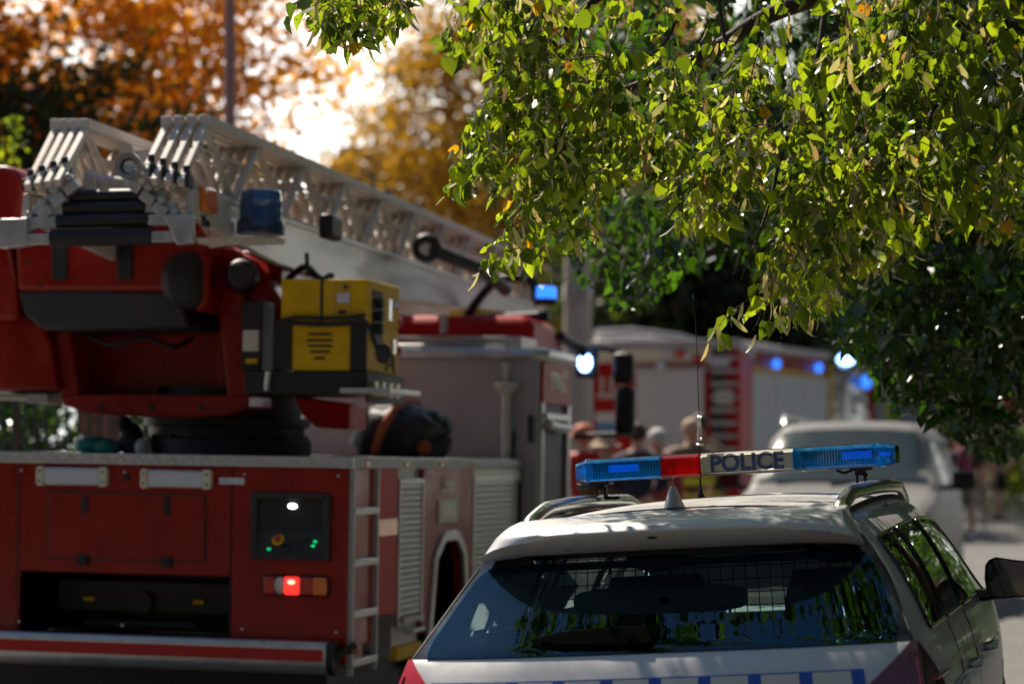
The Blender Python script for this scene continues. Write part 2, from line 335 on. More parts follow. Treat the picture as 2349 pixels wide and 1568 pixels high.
def sref(L, zref, off=0, side=1):      # point on the side of the body at a reference height
    ks = [(p[1], p[0]) for p in PROF[:15]]; w_ = crom(ks, zref); p = spt(L, w_, zref)
    if off:
        a = spt(L, crom(ks, zref + .01), zref + .01) - spt(L, crom(ks, zref - .01), zref - .01); b = spt(L + .01, w_, zref) - spt(L - .01, w_, zref)
        n = b.cross(a).normalized(); n = n if n.x > 0 else -n; p = p + n * off
    return Vector((p.x * side, p.y, p.z))
def L0(z): return crom(LR, z) + .14
def hpt(v, z, off=0):                 # hatch surface, v across (-1..1), z up
    ks = [(p[1], p[0]) for p in PROF[:15]]; e = spt(L0(z), crom(ks, z), z)
    def q(v, z): e = spt(L0(z), crom(ks, z), z); return Vector((v * e.x, crom(LR, z) + .14 * abs(v)**3.2, e.z))
    p = q(v, z)
    if off:
        a = q(min(v + .01, 1), z) - q(v - .01, z); b = q(v, z + .01) - q(v, z - .01); n = a.cross(b).normalized(); n = n if n.y < 0 else -n; p = p + n * off
    return p
NT, NL = 54, 90
body = MB()
WZ0, WZ1 = 1.005, 1.325
for sd_ in (-1, 1):
    P = []; info = []
    for i in range(NL + 1):
        s = i / NL; row = []; ir = []
        for k in range(NT + 1):
            t = k / NT * (len(PROF) - 1); w_, z_ = prof(t)
            l0 = L0(min(z_, 1.5)) if z_ > .22 else .24
            L = lin(l0, 4.62, s); p = spt(L, w_, z_)
            row.append((p.x * sd_, p.y, p.z)); ir.append((L, z_))
        P.append(row); info.append(ir)
    def skip(i, j):
        L, z_ = info[i][j]; L2, z2 = info[i + 1][j + 1]
        if z_ > 1.0 and z2 < 1.33 and L > .86 + (z_ - 1) * -.15 and L2 < 3.2: return not (2.0 < (L + L2) / 2 < 2.1)
        if 3.02 < L < 3.72 and z_ > 1.33: return True
        wheelc = [(.93, .32), (3.62, .32)]
        return any((L - a)**2 + (z_ - b)**2 < .345**2 for a, b in wheelc)
    body.grid(P, 0, skip)
nz = 44; nv = 60; zs = [lin(.24, 1.375, i / nz) for i in range(nz + 1)]; vsn = [lin(-1, 1, k / nv) for k in range(nv + 1)]
def hskip(i, j):
    return .985 < zs[i] < 1.30 and abs(vsn[j]) < .90 and abs(vsn[j + 1]) < .90
P = [[hpt(v, z) for v in vsn] for z in zs]
body.v; o0 = len(body.v); body.v += [tuple(p) for r_ in P for p in r_]
for i in range(nz):
    for j in range(nv):
        if hskip(i, j): continue
        body.f.append((o0 + i * (nv + 1) + j, o0 + i * (nv + 1) + j + 1, o0 + (i + 1) * (nv + 1) + j + 1, o0 + (i + 1) * (nv + 1) + j)); body.m.append(1 if zs[i] > .975 else 0)
body.build('body', [M['silver'], M['gloss']], car, smooth=60)
# underbody / floor / cabin lining
fl = MB(); fl.box(-.80, .80, .35, 4.4, .26, .32); fl.box(-.72, .72, .4, 1.7, .32, .78)
fl.build('floor', M['inter'], car)
li = MB()
for sd_ in (-1, 1):
    for la, lb in ((2.0, 2.1), (.72, .86), (3.15, 3.25)):
        li.grid([[tuple(sref(L, z, -.03, sd_)) for z in [lin(.95, 1.38, k / 10) for k in range(11)]] for L in (la, lb)])
    li.grid([[tuple(sref(L, z, -.04, sd_)) for z in [lin(.35, 1.0, k / 6) for k in range(7)]] for L in [lin(.5, 3.6, k / 12) for k in range(13)]])
hl = []
for i in range(16):
    L = lin(.8, 2.98, i / 15); hl.append([(u * .62 * (1), L, crom(TOP, L) - .035 - .05 * abs(u)**4) for u in [lin(-1, 1, k / 12) for k in range(13)]])
li.grid(hl); li.build('headlining', M['inter'], car)
# glass
g = MB(); 
gz_ = [lin(.988, 1.315, i / 24) for i in range(25)]
def gv(z):
    q = abs((z - 1.15) / .168); return .965 * (1 - .05 * max(0, q)**6)
g.grid([[tuple(hpt(gv(z) * lin(-1, 1, k / 40), z, .005)) for k in range(41)] for z in gz_])
g.build('rear_window', M['carglass'], car, smooth=180)
fb = MB()      # printed black border of the rear window
def ringp(a, inner):
    c, s = math.cos(a), math.sin(a); e = .16
    x = math.copysign(abs(c)**e, c); y = math.copysign(abs(s)**e, s)
    if inner: return .88 * x * (1 - .0 * y), 1.148 + .134 * y
    return gv(1.15 + .163 * y) * .995 * x, 1.151 + .160 * y
NA = 120
fb.grid([[tuple(hpt(*ringp(2 * math.pi * a / NA, True), .0025)), tuple(hpt(*ringp(2 * math.pi * a / NA, False), .0025))] for a in range(NA + 1)])
fb.build('window_border', M['gloss'], car, smooth=180)
def side_glass(name, Lb0, Lb1, Lt0, Lt1, side, m, off=.004, z0=1.0, z1=1.335, rn=.035):
    b = MB(); rows = []; n = 20
    for k in range(n + 1):
        t = k / n; z = lin(z0, z1, t); a = lin(Lb0, Lt0, t) + .05 * math.sin(math.pi * t) * -1 * 0; c = lin(Lb1, Lt1, t)
        e = max(0, 1 - min(t, 1 - t) / .12); cut = rn * (1 - math.sqrt(max(0, 1 - e * e)))
        rows.append([tuple(sref(lin(a + cut, c - cut, q / 16), z, off, side)) for q in range(17)])
    b.grid(rows); o = b.build(name, m, car, smooth=180)
    edge = [r_[0] for r_ in rows] + rows[-1][1:] + [r_[-1] for r_ in rows[::-1]] + rows[0][::-1][1:-1]; edge.append(edge[0])
    tr = MB(); tr.tube(edge, .007, 6, caps=False); tr.build('window_trim', M['gloss'], car, smooth=180); return o
for sd_ in (1, -1):
    side_glass('side_window', .70, 1.28, .80, 1.32, sd_, M['darkglass'])
    side_glass('side_window', 1.33, 2.03, 1.36, 2.03, sd_, M['darkglass'])
    side_glass('side_window', 2.09, 3.38, 2.09, 3.02, sd_, M['darkglass'])
ws = MB(); ws.grid([[(u * lin(.60, .74, i / 10), L, crom(TOP, L) + .004 - .05 * abs(u)**3 * (1 - i / 20)) for u in [lin(-1, 1, k / 16) for k in range(17)]] for i, L in enumerate([lin(2.98, 3.75, q / 10) for q in range(11)])])
ws.build('windscreen', M['windglass'], car, smooth=180)
# spoiler over the rear window
sp = MB()
def sprof(v):
    a = abs(v); s6 = a**7; c = .05 * a**2 + .10 * s6; d1 = -.012 * a**3; d2 = -.030 * s6; u = v * .575
    return [(u * 1.0, .84, 1.429 + d1), (u * 1.0, .62 + c * .5, 1.415 + d1), (u * 1.01, .47 + c, 1.399 + d1), (u * 1.03, .41 + c, 1.387 + d1 + d2 * .3), (v * .605, .398 + c, 1.374 + d1 + d2 * .6), (v * .63, .404 + c, 1.358 + d1 + d2), (v * .652, .45 + c, 1.330 + d1 + d2), (v * .658, .50 + c * .9, 1.308 + d2), (v * .65, .62, 1.300 + d2 * .5)]
sp.grid([sprof(lin(-1, 1, k / 32)) for k in range(33)])
for e in (-1, 1): sp.add(sprof(e), [tuple(range(9))])
so_ = sp.build('spoiler', M['silver'], car, smooth=50)
q = MB(); p = PF.on(1497, 1234, 1, .43); q.ell((p.x, .425, 1.352), (.022, .012, .010)); q.build('washer_nozzle', M['black'], so_)
q = MB(); q.box(-.5, .5, .55, .60, 1.300, 1.312); q.build('window_seal', M['black'], so_)
# checker band and bands on the tailgate
cb = MB(); cb.grid([[tuple(hpt(lin(-.86, .80, k / 40), z, .002)) for k in range(41)] for z in (.70, .76, .82, .868, .915)]); cb.build('checker_band', M['blue'], car, smooth=180)
ck = MB()
for k in range(9):
    a = lin(-.86, .80, (k + .0) / 9) ; b_ = a + .137
    for r0, z0_, z1_ in ((0, .868, .910),):
        ck.grid([[tuple(hpt(lin(a, b_, e / 4), z, .004)) for e in range(5)] for z in (z0_, z1_)])
    a += .09; 
    ck.grid([[tuple(hpt(min(lin(a, a + .137, e / 4), .83), z, .004)) for e in range(5)] for z in (.782, .826)])
ck.build('checker_squares', M['decal'], car, smooth=180)
# tail lights
def tl(side, m1, m2):
    b = MB(); rows = []
    for z in [lin(.70, .982, k / 10) for k in range(11)]:
        t = (z - .70) / .282; v0 = lin(.52, .985, t**.9)
        rows.append([tuple(hpt(side * lin(v0, 1, q / 10), z, .010)) for q in range(11)])
    b.grid(rows); o = b.build('tail_light', m1, car, smooth=180)
    b = MB(); rows = []
    for z in [lin(.70, .982, k / 10) for k in range(11)]:
        t = (z - .70) / .282; rows.append([tuple(sref(lin(L0(z) + .004, lin(.78, .30, t), q / 10), z, .010, side)) for q in range(11)])
    b.grid(rows); b.build('tail_light', m1, car, smooth=180)
    b = MB(); b.tube([hpt(side * .985, z, .012) for z in [lin(.70, .93, k / 8) for k in range(9)]], .004, 6); b.build('light_seam', M['redlens'], o)
    b = MB(); b.tube([sref(lin(.36, .66, k / 8), .86, .016, side) for k in range(9)], .006, 6); b.build('light_guide', m2, o)
tl(-1, M['redlens'], M['redlens']); tl(1, mat('reflection_dark_lens', (.12, .006, .006), .15, coat=1), M['redlens'])  # right lens: dark reflection painted into its red
# wiper
wp = MB(); a = hpt(.10, 1.035, .02); 
wpts = [(PF.on(px, py, 1, .2)) for px, py in ((1213, 1468), (1290, 1450), (1400, 1436), (1485, 1436), (1500, 1458), (1490, 1478), (1400, 1478), (1290, 1480), (1213, 1472))]
def onhatch(px, py, off=0):
    L = .3
    for _ in range(14): q_ = PF.on(px, py, 1, L); L = hpt(max(-1, min(1, q_.x / .80)), max(.5, min(1.36, q_.z)), off).y
    return PF.on(px, py, 1, L)
base = [onhatch(px, py, .014) for px, py in ((1215, 1469), (1290, 1449), (1400, 1437), (1480, 1434), (1500, 1446), (1502, 1462), (1490, 1478), (1400, 1479), (1290, 1481))]
n_ = len(base); wp.add([tuple(p) for p in base] + [tuple(p + Vector((0, -.016, .004))) for p in base], [tuple(range(n_ - 1, -1, -1)), tuple(range(n_, 2 * n_))] + [(i, (i + 1) % n_, n_ + (i + 1) % n_, n_ + i) for i in range(n_)])
wp.build('rear_wiper', M['matte'], car, bevel=.006)
rs_ = MB(); rs_.tube([(u * .56, .845 + .03 * abs(u)**3, crom(TOP, .85) + .011 - .040 * abs(u)**2.5) for u in [lin(-1, 1, k / 24) for k in range(25)]], .003, 5); rs_.build('roof_seam', M['black'], car)
for s_ in (-1, 1): rs_ = MB(); rs_.tube([hpt(s_ * .998, z, .001) for z in [lin(.60, 1.30, k / 16) for k in range(17)]], .0035, 5); rs_.build('tailgate_seam', M['black'], car)
# roof rails
def zroof(u, L):
    ks = [(PROF[k][0], PROF[k][1]) for k in range(len(PROF) - 1, 10, -1)]; return .98 + (crom(ks, abs(u)) - .98) * (crom(TOP, L) - .98) / .485
for sd_ in (-1, 1):
    r_ = MB(); pts = []; rr = []
    for k in range(31):
        t = k / 30; L = lin(.80, 3.05, t); u = lin(.545, .575, min(1, t * 1.6)) - (.05 * max(0, t - .7)); h = .056 * min(1, (min(t, 1 - t) / .16))**.6 if 0 < t < 1 else 0
        pts.append((u * sd_, L, zroof(u, L) + h - .004)); rr.append(.027 if 0 < k < 30 else .02)
    r_.tube(pts, rr, 10, sx=1.0)
    r_.build('roof_rail', M['chrome'], car, smooth=180)
    f_ = MB(); pts = []
    for k in range(21):
        L = lin(.9, 2.95, k / 20); pts.append((.568 * sd_, L, zroof(.568, L) + .008))
    f_.tube(pts, .010, 6); f_.build('rail_shadow_gap', M['black'], car)
# antennas
fin = MB(); fp = [(.90, 0), (.93, .045), (.96, .075), (.985, .082), (1.0, .075), (1.03, .045), (1.06, .02), (1.10, 0)]
wds = [.028, .024, .014, .009, .010, .016, .020, .014]
rows = []
for (L, h), ww in zip([(.905, .006), (.915, .05), (.928, .078), (.945, .085), (.965, .075), (1.0, .045), (1.05, .018), (1.09, .004)], [.004, .008, .007, .007, .009, .013, .015, .010]):
    pass
nf = 9
for k in range(nf + 1):
    t = k / nf; h = .085 * t; ya = .88 + .055 * t**1.2; yb = 1.10 - .125 * t**.45; wv = .030 * (1 - t)**.75 + .006
    rows.append([( wv * math.cos(a) * 1.0, lin(ya, yb, .5 - .5 * math.sin(a)), h) for a in [2 * math.pi * q / 16 for q in range(17)]])
zf = zroof(0, 1.0); fu = -.045
fin.grid([[(x + fu, y, z + zf - .004) for x, y, z in r_] for r_ in rows]); fin.add([(x + fu, y, z + zf - .004) for x, y, z in rows[-1][:-1]], [tuple(range(16))])
fin.build('shark_fin_antenna', M['grey'], car, smooth=70)
ap = PF.on(1607, 1130, 1, 1.95); ax_, ay_ = ap.x, 1.95; az = zroof(abs(ax_), ay_)
def AP(px, py): return PF.on(px, py, 1, 1.95)
an = MB(); an.lathe((ax_, ay_, az - .003), (0, 0, 1), [(.019, 0), (.019, .006), (.013, .010), (.012, .018), (.009, .022), (.009, .030), (.004, .04), (.0035, .075), (.0025, .08)], 16)
pA, pB = AP(1606, 1080), AP(1604, 1018); an.tube([AP(1607, 1100), pA, pB], .0022, 6)
ao = an.build('whip_antenna', M['gloss'], car, smooth=40)
an = MB(); an.lathe(pB + Vector((0, 0, -.006)), (0, 0, 1), [(.001, 0), (.014, .001), (.016, .005), (.012, .009), (.003, .011)], 18)
hel = []; c0, c1 = AP(1604, 1010), AP(1603, 953)
for k in range(14 * 12 + 1): t = k / (14 * 12); a = 2 * math.pi * k / 12; hel.append(c0.lerp(c1, t) + Vector((.0082 * math.cos(a), .0082 * math.sin(a), 0)))
an.tube(hel, .0018, 5); an.tube([c0, c1], .0022, 6); an.build('spring', M['chrome'], ao)
an = MB(); an.tube(spline([c1, AP(1601, 900), AP(1599, 820), AP(1595, 740), AP(1590, 690)], 6), [.002] * 10 + [.0016] * 15, 6); tp = AP(1590, 680); an.ell(tp, (.005, .005, .008), 10, 6)
an.build('whip', M['gloss'], ao)
# ---- light bar (frame of its own fit: bar axis along u)
LB, ZB = 2.10, 1.602
bl = PF.on(1310, 1075, 1, LB); br_ = PF.on(2051, 1040, 1, LB); z_mid = (bl.z + br_.z) / 2
u0, u1 = bl.x, br_.x
def ub(px, py=1060): return PF.on(px, py, 1, LB - .15).x
bar_z = PF.on(1680, 1061, 1, LB - .15).z; HB = .048; DB = .15
def hexr(u, sh=1, sv=1, off=0): # section of the bar at u
    a, h = DB * sh, HB * sv
    return [(u, LB - a, bar_z - h * .70), (u, LB - a, bar_z + h * .62), (u, LB - a * .80, bar_z + h * .90), (u, LB - a * .35, bar_z + h), (u, LB + a * .35, bar_z + h), (u, LB + a * .80, bar_z + h * .90), (u, LB + a, bar_z + h * .62), (u, LB + a, bar_z - h * .70), (u, LB + a * .8, bar_z - h * .95), (u, LB - a * .8, bar_z - h * .95)]
lb = MB()
lb.box(ub(1345), ub(2015), LB - .12, LB + .12, bar_z - HB * .93, bar_z - HB * .80); lb.build_name = 1
lbo = lb.build('light_bar', M['alu'], car, bevel=.003)
def segm(name, ua, ub_, m, taper=0, ribs=True, parent=lbo):
    b = MB(); n = max(2, int((ub_ - ua) / .0055)) if ribs else 4; rows = []
    for k in range(n + 1):
        u = lin(ua, ub_, k / n); sh = 1; sv = 1
        e = (ub_ - u) if taper > 0 else (u - ua)
        if taper and e < .055: sh = lin(.62, 1, e / .055); sv = lin(.72, 1, e / .055)
        s_ = hexr(u, sh * (1 - (.03 if ribs and k % 2 else 0)), sv); rows.append(s_ + [s_[0]])
    b.grid(rows); b.add(rows[0][:-1], [tuple(range(10))]); b.add(rows[-1][:-1], [tuple(range(10))]); return b.build(name, m, parent, smooth=20)
segm('blue_lens', ub(1311), ub(1511), M['bluegl'], -1); segm('red_lens', ub(1513), ub(1603), M['redgl'])
segm('blue_lens', ub(1822), ub(2050), M['bluegl'], 1)
segm('clear_panel', ub(1605), ub(1820), M['cleargl'], 0, False)
b = MB(); b.box(ub(1609), ub(1816), LB - .133, LB - .128, bar_z - HB * .62, bar_z + HB * .62); b.box(ub(1609), ub(1816), LB - .12, LB + .12, bar_z - HB * .78, bar_z - HB * .7); sgn = b.build('sign_panel', M['decal'], lbo)
tw = ub(1816) - ub(1609)
text_part('lettering', 'POLICE', .092, M['dblue'], sgn, (ub(1711), LB - .137, bar_z - .002), (1, 0, 0), (0, 0, 1), bold=.0028, sx=.97)
for pa, pb in ((1509, 1515), (1601, 1607), (1818, 1824), (1337, 1341), (2003, 2007)):
    b = MB(); s1 = hexr(ub(pa), 1.02, 1.04); s2 = hexr(ub(pb), 1.02, 1.04); b.grid([s1 + [s1[0]], s2 + [s2[0]]]); b.build('seam', M['bluegl'] if pa in (1337, 2003, 1818, 1509) else M['redgl'], lbo)
for zz in (-.86, .93):
    b = MB(); b.bar((ub(1345), LB - DB * .9, bar_z + HB * zz), (ub(2008), LB - DB * .9, bar_z + HB * zz), .006, .004); b.build('edge_strip', M['chrome'], lbo)
for a_, b2 in ((1345, 1505), (1830, 2000)):          # reflectors and led rows inside the blue ends
    b = MB(); b.box(ub(a_), ub(b2), LB - .05, LB - .04, bar_z - HB * .7, bar_z + HB * .6); b.build('reflector', M['dark'], lbo)
    b = MB(); a2, b3 = (1385, 1455) if a_ == 1345 else (1925, 1995)
    n = 16
    for k in range(n):
        for zz in (-.18, .02, .22): b.box(lin(ub(a2), ub(b3), k / n), lin(ub(a2), ub(b3), (k + .75) / n), LB - .072, LB - .06, bar_z + HB * zz, bar_z + HB * (zz + .15))
    b.build('led_row', M['led'], lbo)
b = MB(); b.box(ub(2012), ub(2038), LB - .07, LB - .06, bar_z - .006, bar_z + .012); b.box(ub(1316), ub(1334), LB - .07, LB - .06, bar_z - .006, bar_z + .010); split(b.build('led_row', M['led'], lbo), 0, 0)
for px, py, s_ in ((1380, 1115, -1), (1975, 1085, 1)):
    b = MB(); c = PF.on(px, py, 1, LB); u = c.x; zt = bar_z - HB * .9
    b.box(u - .04, u + .04, LB - .05, LB + .05, zt - .014, zt); b.box(u - .022, u + .018, LB - .03, LB + .03, zt - .032, zt - .012)
    b.box(u - .02, u - .012, LB - .02, LB + .02, zt - .07, zt - .03); b.box(u + .010, u + .020, LB - .02, LB + .02, zt - .065, zt - .03)
    b.tube([(u - .03, LB - .05, zt - .012), (u - .06, LB - .055, zt - .02), (u - .09, LB - .05, zt - .008)], .006, 6)
    b.cyl((u + .01, LB - .05, zt - .03), (u + .03, LB - .05, zt - .03), .006); b.box(u + .012, u + .07 * 1, LB - .02, LB + .02, zt - .075, zt - .062)
    b.build('mount', M['black'], lbo, bevel=.002)
# doors, handles, mirrors, lettering on the right side
for s_ in (1, -1):
    d = MB()
    for L in (1.32, 2.06): d.tube([sref(L - .12 * max(0, (.6 - z)) * (L < 1.5), z, .0005, s_) for z in [lin(.35, .985, k / 10) for k in range(11)]], .0035, 5)
    split(d.build('door_seam', M['black'], car), 1, 1.7)
    for L in (1.62, 2.48):
        h = MB(); h.tube([sref(L, .80, .004, s_), sref(L + .03, .80, .035, s_), sref(L + .15, .805, .038, s_), sref(L + .18, .805, .004, s_)], [.012, .014, .014, .010], 8); h.build('door_handle', M['silver'], car, smooth=180)
    mr = MB(); c = sref(2.98, 1.02, 0, s_); 
    for i in range(2): pass
    out = Vector((s_, 0, 0)); cm = c + out * .17 + Vector((0, -.02, .03))
    rows = []
    for k in range(9):
        t = k / 8; L = lin(-.02, .13, t); sc_ = math.sqrt(max(0.02, 1 - t**2.2)); row = []
        for q_ in range(17):
            a = 2 * math.pi * q_ / 16; x = math.copysign(abs(math.cos(a))**.55, math.cos(a)) * .125; z = math.copysign(abs(math.sin(a))**.6, math.sin(a)) * .085
            x2 = x * s_; z = z * (1 + .12 * (x / .105) * -1); row.append(tuple(cm + Vector((x2 * sc_, L, z * sc_ + .012 * (x < 0)))))
        rows.append(row)
    mr.grid(rows); mr.add(rows[-1][:-1], [tuple(range(16))])
    mr.tube([c + Vector((-.02 * s_, 0, -.03)), c + out * .05 + Vector((0, -.01, -.03)), cm + Vector((-.06 * s_, .03, -.045))], [.03, .024, .028], 8)
    mo = mr.build('wing_mirror', M['gloss'], car, smooth=50)
    gl = MB(); gl.add([(p[0] * .92 + cm.x * .08, p[1] + .003, p[2] * .92 + cm.z * .08) for p in rows[0][:-1]], [tuple(range(16))])
    gl.build('mirror_glass', mat('mirror', (.22, .24, .25), .04, metal=1), mo)
bd = MB(); bd.grid([[tuple(sref(L, z, .003)) for L in [lin(.95, 3.5, k / 40) for k in range(41)]] for z in [lin(.55, .80, k / 6) for k in range(7)]]); bd.build('blue_side_band', M['blue'], car, smooth=180)
bd = MB()
for k in range(22):
    a = .75 + k * .075; bd.grid([[tuple(sref(L, z, .0035)) for L in (a, a + .05)] for z in (.845, .875)])
bd.build('side_squares', M['decal'], car, smooth=180)
def onside(co): return sref(1.30 + co.x * .8, .70 + co.y, .005 + co.z)
text_part('number_lettering', 'Z007', .20, M['decal'], car, None, (1, 0, 0), (0, 0, 1), bold=.004, fn=onside)
for L in (.93, 3.62):
    for s_ in (1, -1): wheel(car, (s_ * .80, L, .315), .315, .2, (s_, 0, 0))
# interior: seats, guard grille, dashboard
def seat(u, L, wd, top, hw, hh):
    b = MB(); rows = []
    for k in range(13):
        t = k / 12; z = lin(.45, top, t); ww = wd * (1 - .12 * t - .35 * max(0, t - .85) / .15 * .4)
        rows.append([(u + ww * math.cos(a), L - .05 + .10 * (1 - t) + .06 * math.sin(a), z) for a in [2 * math.pi * q_ / 18 for q_ in range(19)]])
    b.grid(rows); b.add(rows[-1][:-1], [tuple(range(18))])
    b.tube([(u - .05, L, top - .02), (u - .05, L, top + .08)], .006, 6); b.tube([(u + .05, L, top - .02), (u + .05, L, top + .08)], .006, 6)
    rows = []
    for k in range(11):
        t = k / 10; z = top + .015 + hh * t; e = math.sqrt(max(.05, 1 - abs(2 * t - 1)**4)); rows.append([(u + hw * e * math.copysign(abs(math.cos(a))**.6, math.cos(a)), L + .045 * e * math.sin(a), z) for a in [2 * math.pi * q_ / 18 for q_ in range(19)]])
    b.grid(rows); b.add(rows[-1][:-1], [tuple(range(18))]); b.add(rows[0][:-1], [tuple(range(18))]); b.build('seat', M['seat'], car, smooth=60)
seat(-.37, 2.25, .25, 1.16, .13, .17); seat(.37, 2.25, .25, 1.16, .13, .17)
for u in (-.42, 0, .42): seat(u, 1.45, .22, 1.03, .12, .10)
b = MB(); b.box(-.70, .70, 3.0, 3.5, .70, .96); b.ell((-.37, 2.85, .92), (.18, .04, .17)); b.build('dashboard', M['inter'], car, bevel=.03)
b = MB()
for k in range(28): u = lin(-.66, .66, k / 27); b.cyl((u, 1.72, .95), (u * .93, 1.72, 1.415), .0022, n=5)
for k in range(9): z = lin(1.0, 1.40, k / 8); b.cyl((-.68 + (z - 1) * .12, 1.72, z), (.68 - (z - 1) * .12, 1.72, z), .0022, n=5)
b.build('guard_grille', M['black'], car)
b = MB(); b.tube(spline([(-.62, 1.2, .83), (-.60, 1.0, .90), (-.5, .8, .90), (-.42, .75, .84)], 6), .03, 8); b.box(-.65, -.35, .62, 1.2, .80, .83); b.build('parcel_cover', M['ltcloth'], car, bevel=.01)

# ------------------------------------------------------------------ turntable ladder truck
TF = Frame(((285 - 1174) / FX * 12.98, 12.98, .27), 13.5, -.9)
truck = thing('ladder_truck', 'red turntable ladder fire truck with its white ladder lying folded over the cab', 'fire truck', TF)
def RP(px, py, L=0.0): return TF.on(px, py, 1, L)            # on a plane facing backwards
def SP(px, py, u=1.25): return TF.on(px, py, 0, u)            # on the right side
def rbox(px0, py0, px1, py1, L0_, L1_, b, mi=None):
    a, c = RP(px0, py0, L0_), RP(px1, py1, L0_); return b.box(a.x, c.x, L0_, L1_, c.z, a.z, mi)
zt = 1.53; zb = .42
# body shell: rear wall with the recess left open
b = MB(); r0, r1 = RP(45, 1308), RP(527, 1468)
b.box(-1.25, r0.x, 0, .5, r1.z, zt - .05); b.box(r1.x, 1.235, 0, .49, r1.z - .02, zt - .05); b.box(r0.x, r1.x, 0, .5, r0.z, zt - .05); b.box(-1.25, 1.235, 0, .3, zb + .03, r1.z)
b.box(-1.25, 1.16, .5, 3.9, zb + .3, zt - .05)
b.build('body_shell', M['red'], truck, bevel=.006)
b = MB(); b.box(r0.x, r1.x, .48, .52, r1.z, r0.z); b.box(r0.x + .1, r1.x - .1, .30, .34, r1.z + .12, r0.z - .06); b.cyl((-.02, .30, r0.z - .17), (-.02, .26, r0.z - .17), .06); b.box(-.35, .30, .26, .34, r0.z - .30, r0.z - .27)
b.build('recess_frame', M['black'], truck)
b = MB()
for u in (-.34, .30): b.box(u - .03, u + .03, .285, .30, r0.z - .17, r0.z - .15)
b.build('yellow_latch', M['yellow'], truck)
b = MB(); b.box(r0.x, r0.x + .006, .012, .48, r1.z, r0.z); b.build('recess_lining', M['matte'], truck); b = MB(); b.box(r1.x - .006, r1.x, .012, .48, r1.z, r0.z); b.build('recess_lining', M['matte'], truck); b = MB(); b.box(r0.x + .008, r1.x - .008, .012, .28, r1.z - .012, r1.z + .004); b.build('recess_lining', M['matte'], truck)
b = MB(); b.box(-1.1, 1.1, .1, 3.5, .18, zb + .03); b.build('chassis', M['black'], truck)
# tread plate deck
def tread():
    m = bpy.data.materials.new('tread_plate'); m.use_nodes = True; n = m.node_tree; p = n.nodes['Principled BSDF']; p.inputs['Base Color'].default_value = (.5, .49, .48, 1); p.inputs['Metallic'].default_value = .8; p.inputs['Roughness'].default_value = .38
    tc = n.nodes.new('ShaderNodeTexCoord'); mp = n.nodes.new('ShaderNodeMapping'); mp.inputs['Rotation'].default_value = (0, 0, R(45)); mp.inputs['Scale'].default_value = (22, 22, 22); n.links.new(tc.outputs['Object'], mp.inputs[0])
    vo = n.nodes.new('ShaderNodeTexChecker'); vo.inputs['Scale'].default_value = 1; n.links.new(mp.outputs[0], vo.inputs[0]); bp = n.nodes.new('ShaderNodeBump'); bp.inputs['Strength'].default_value = .9; bp.inputs['Distance'].default_value = .01
    n.links.new(vo.outputs[1], bp.inputs['Height']); n.links.new(bp.outputs[0], p.inputs['Normal']); return m
TP = tread()
b = MB(); b.box(-1.26, 1.262, -.012, 3.92, zt - .05, zt + .008); 
for k in range(26):     # raised chevrons along the rear edge
    u = -1.22 + k * .097; b.obox((u, -.014, zt - .02), (.006, .006, .05), Matrix.Rotation(R(45), 3, 'Y')); b.obox((u + .034, -.014, zt - .02), (.006, .006, .05), Matrix.Rotation(R(-45), 3, 'Y'))
for k in range(70): b.box(1.262, 1.268, .05 + k * .055, .075 + k * .055, zt - .045, zt + .004)
b.build('deck_edge', TP, truck, bevel=.003)
# work lamps
for cx_ in (170, 408):
    a, c = RP(cx_ - 80, 1068 + (cx_ > 300) * 6), RP(cx_ + 80, 1116 + (cx_ > 300) * 6); z = (a.z + c.z) / 2; h = (a.z - c.z) / 2
    b = MB(); b.box(a.x + .03, c.x - .03, -.035, .002, z - h * .9, z + h * .9); lo = b.build('work_lamp', M['alu'], truck, bevel=.008)
    b = MB(); b.box(a.x + .045, c.x - .045, -.040, -.034, z - h * .65, z + h * .6); b.build('lamp_glass', M['lampw'], lo)
    for s_, u in ((-1, a.x), (1, c.x - .04)):
        b = MB(); e = .01; b.prism([(u + (0 if s_ > 0 else e), z - h), (u + .04 - (e if s_ > 0 else 0), z - h), (u + .04, z - h * .7), (u + .04, z + h * .7), (u + .04 - (e if s_ > 0 else 0), z + h), (u + (0 if s_ > 0 else e), z + h), (u, z + h * .7), (u, z - h * .7)], 1, -.046, .002); 
        b.build('end_cap', M['cream'], lo, bevel=.004)
        b = MB(); [b.cyl((u + .02, -.046, z + q_), (u + .02, -.049, z + q_), .007, n=8) for q_ in (-h * .5, h * .5)]; b.build('screw', M['dark'], lo)
b = MB(); p = RP(290, 1094); b.cyl((p.x, -.012, p.z), (p.x, .01, p.z), .018, n=16); b.build('plug', M['black'], truck)
# hatch
a, c = RP(112, 1128), RP(468, 1287)
b = MB(); b.box(a.x, c.x, -.008, .004, c.z, a.z); ho = b.build('hatch', M['red'], truck, bevel=.006)
b = MB()
for q_ in ((a.x, c.z, a.x, a.z), (c.x, c.z, c.x, a.z), (a.x, a.z, c.x, a.z), (a.x, c.z, c.x, c.z)): b.bar((q_[0], -.002, q_[1]), (q_[2], -.002, q_[3]), .01, .01)
b.build('hatch_seal', M['black'], ho)
for px, py, w_, h_ in ((193, 1157, 14, 40), (381, 1161, 14, 42)): b = MB(); rbox(px - w_ / 2, py - h_ / 2, px + w_ / 2, py + h_ / 2, -.016, -.006, b); b.build('grip_slot', M['black'], ho, bevel=.003)
for px, py in ((188, 1283), (380, 1288)): 
    b = MB(); rbox(px - 11, py - 13, px + 11, py + 13, -.022, .0, b); p = RP(px, py); b.cyl((p.x - .028, -.022, p.z), (p.x + .028, -.022, p.z), .006, n=8); b.build('hinge', M['black'], ho, bevel=.003)
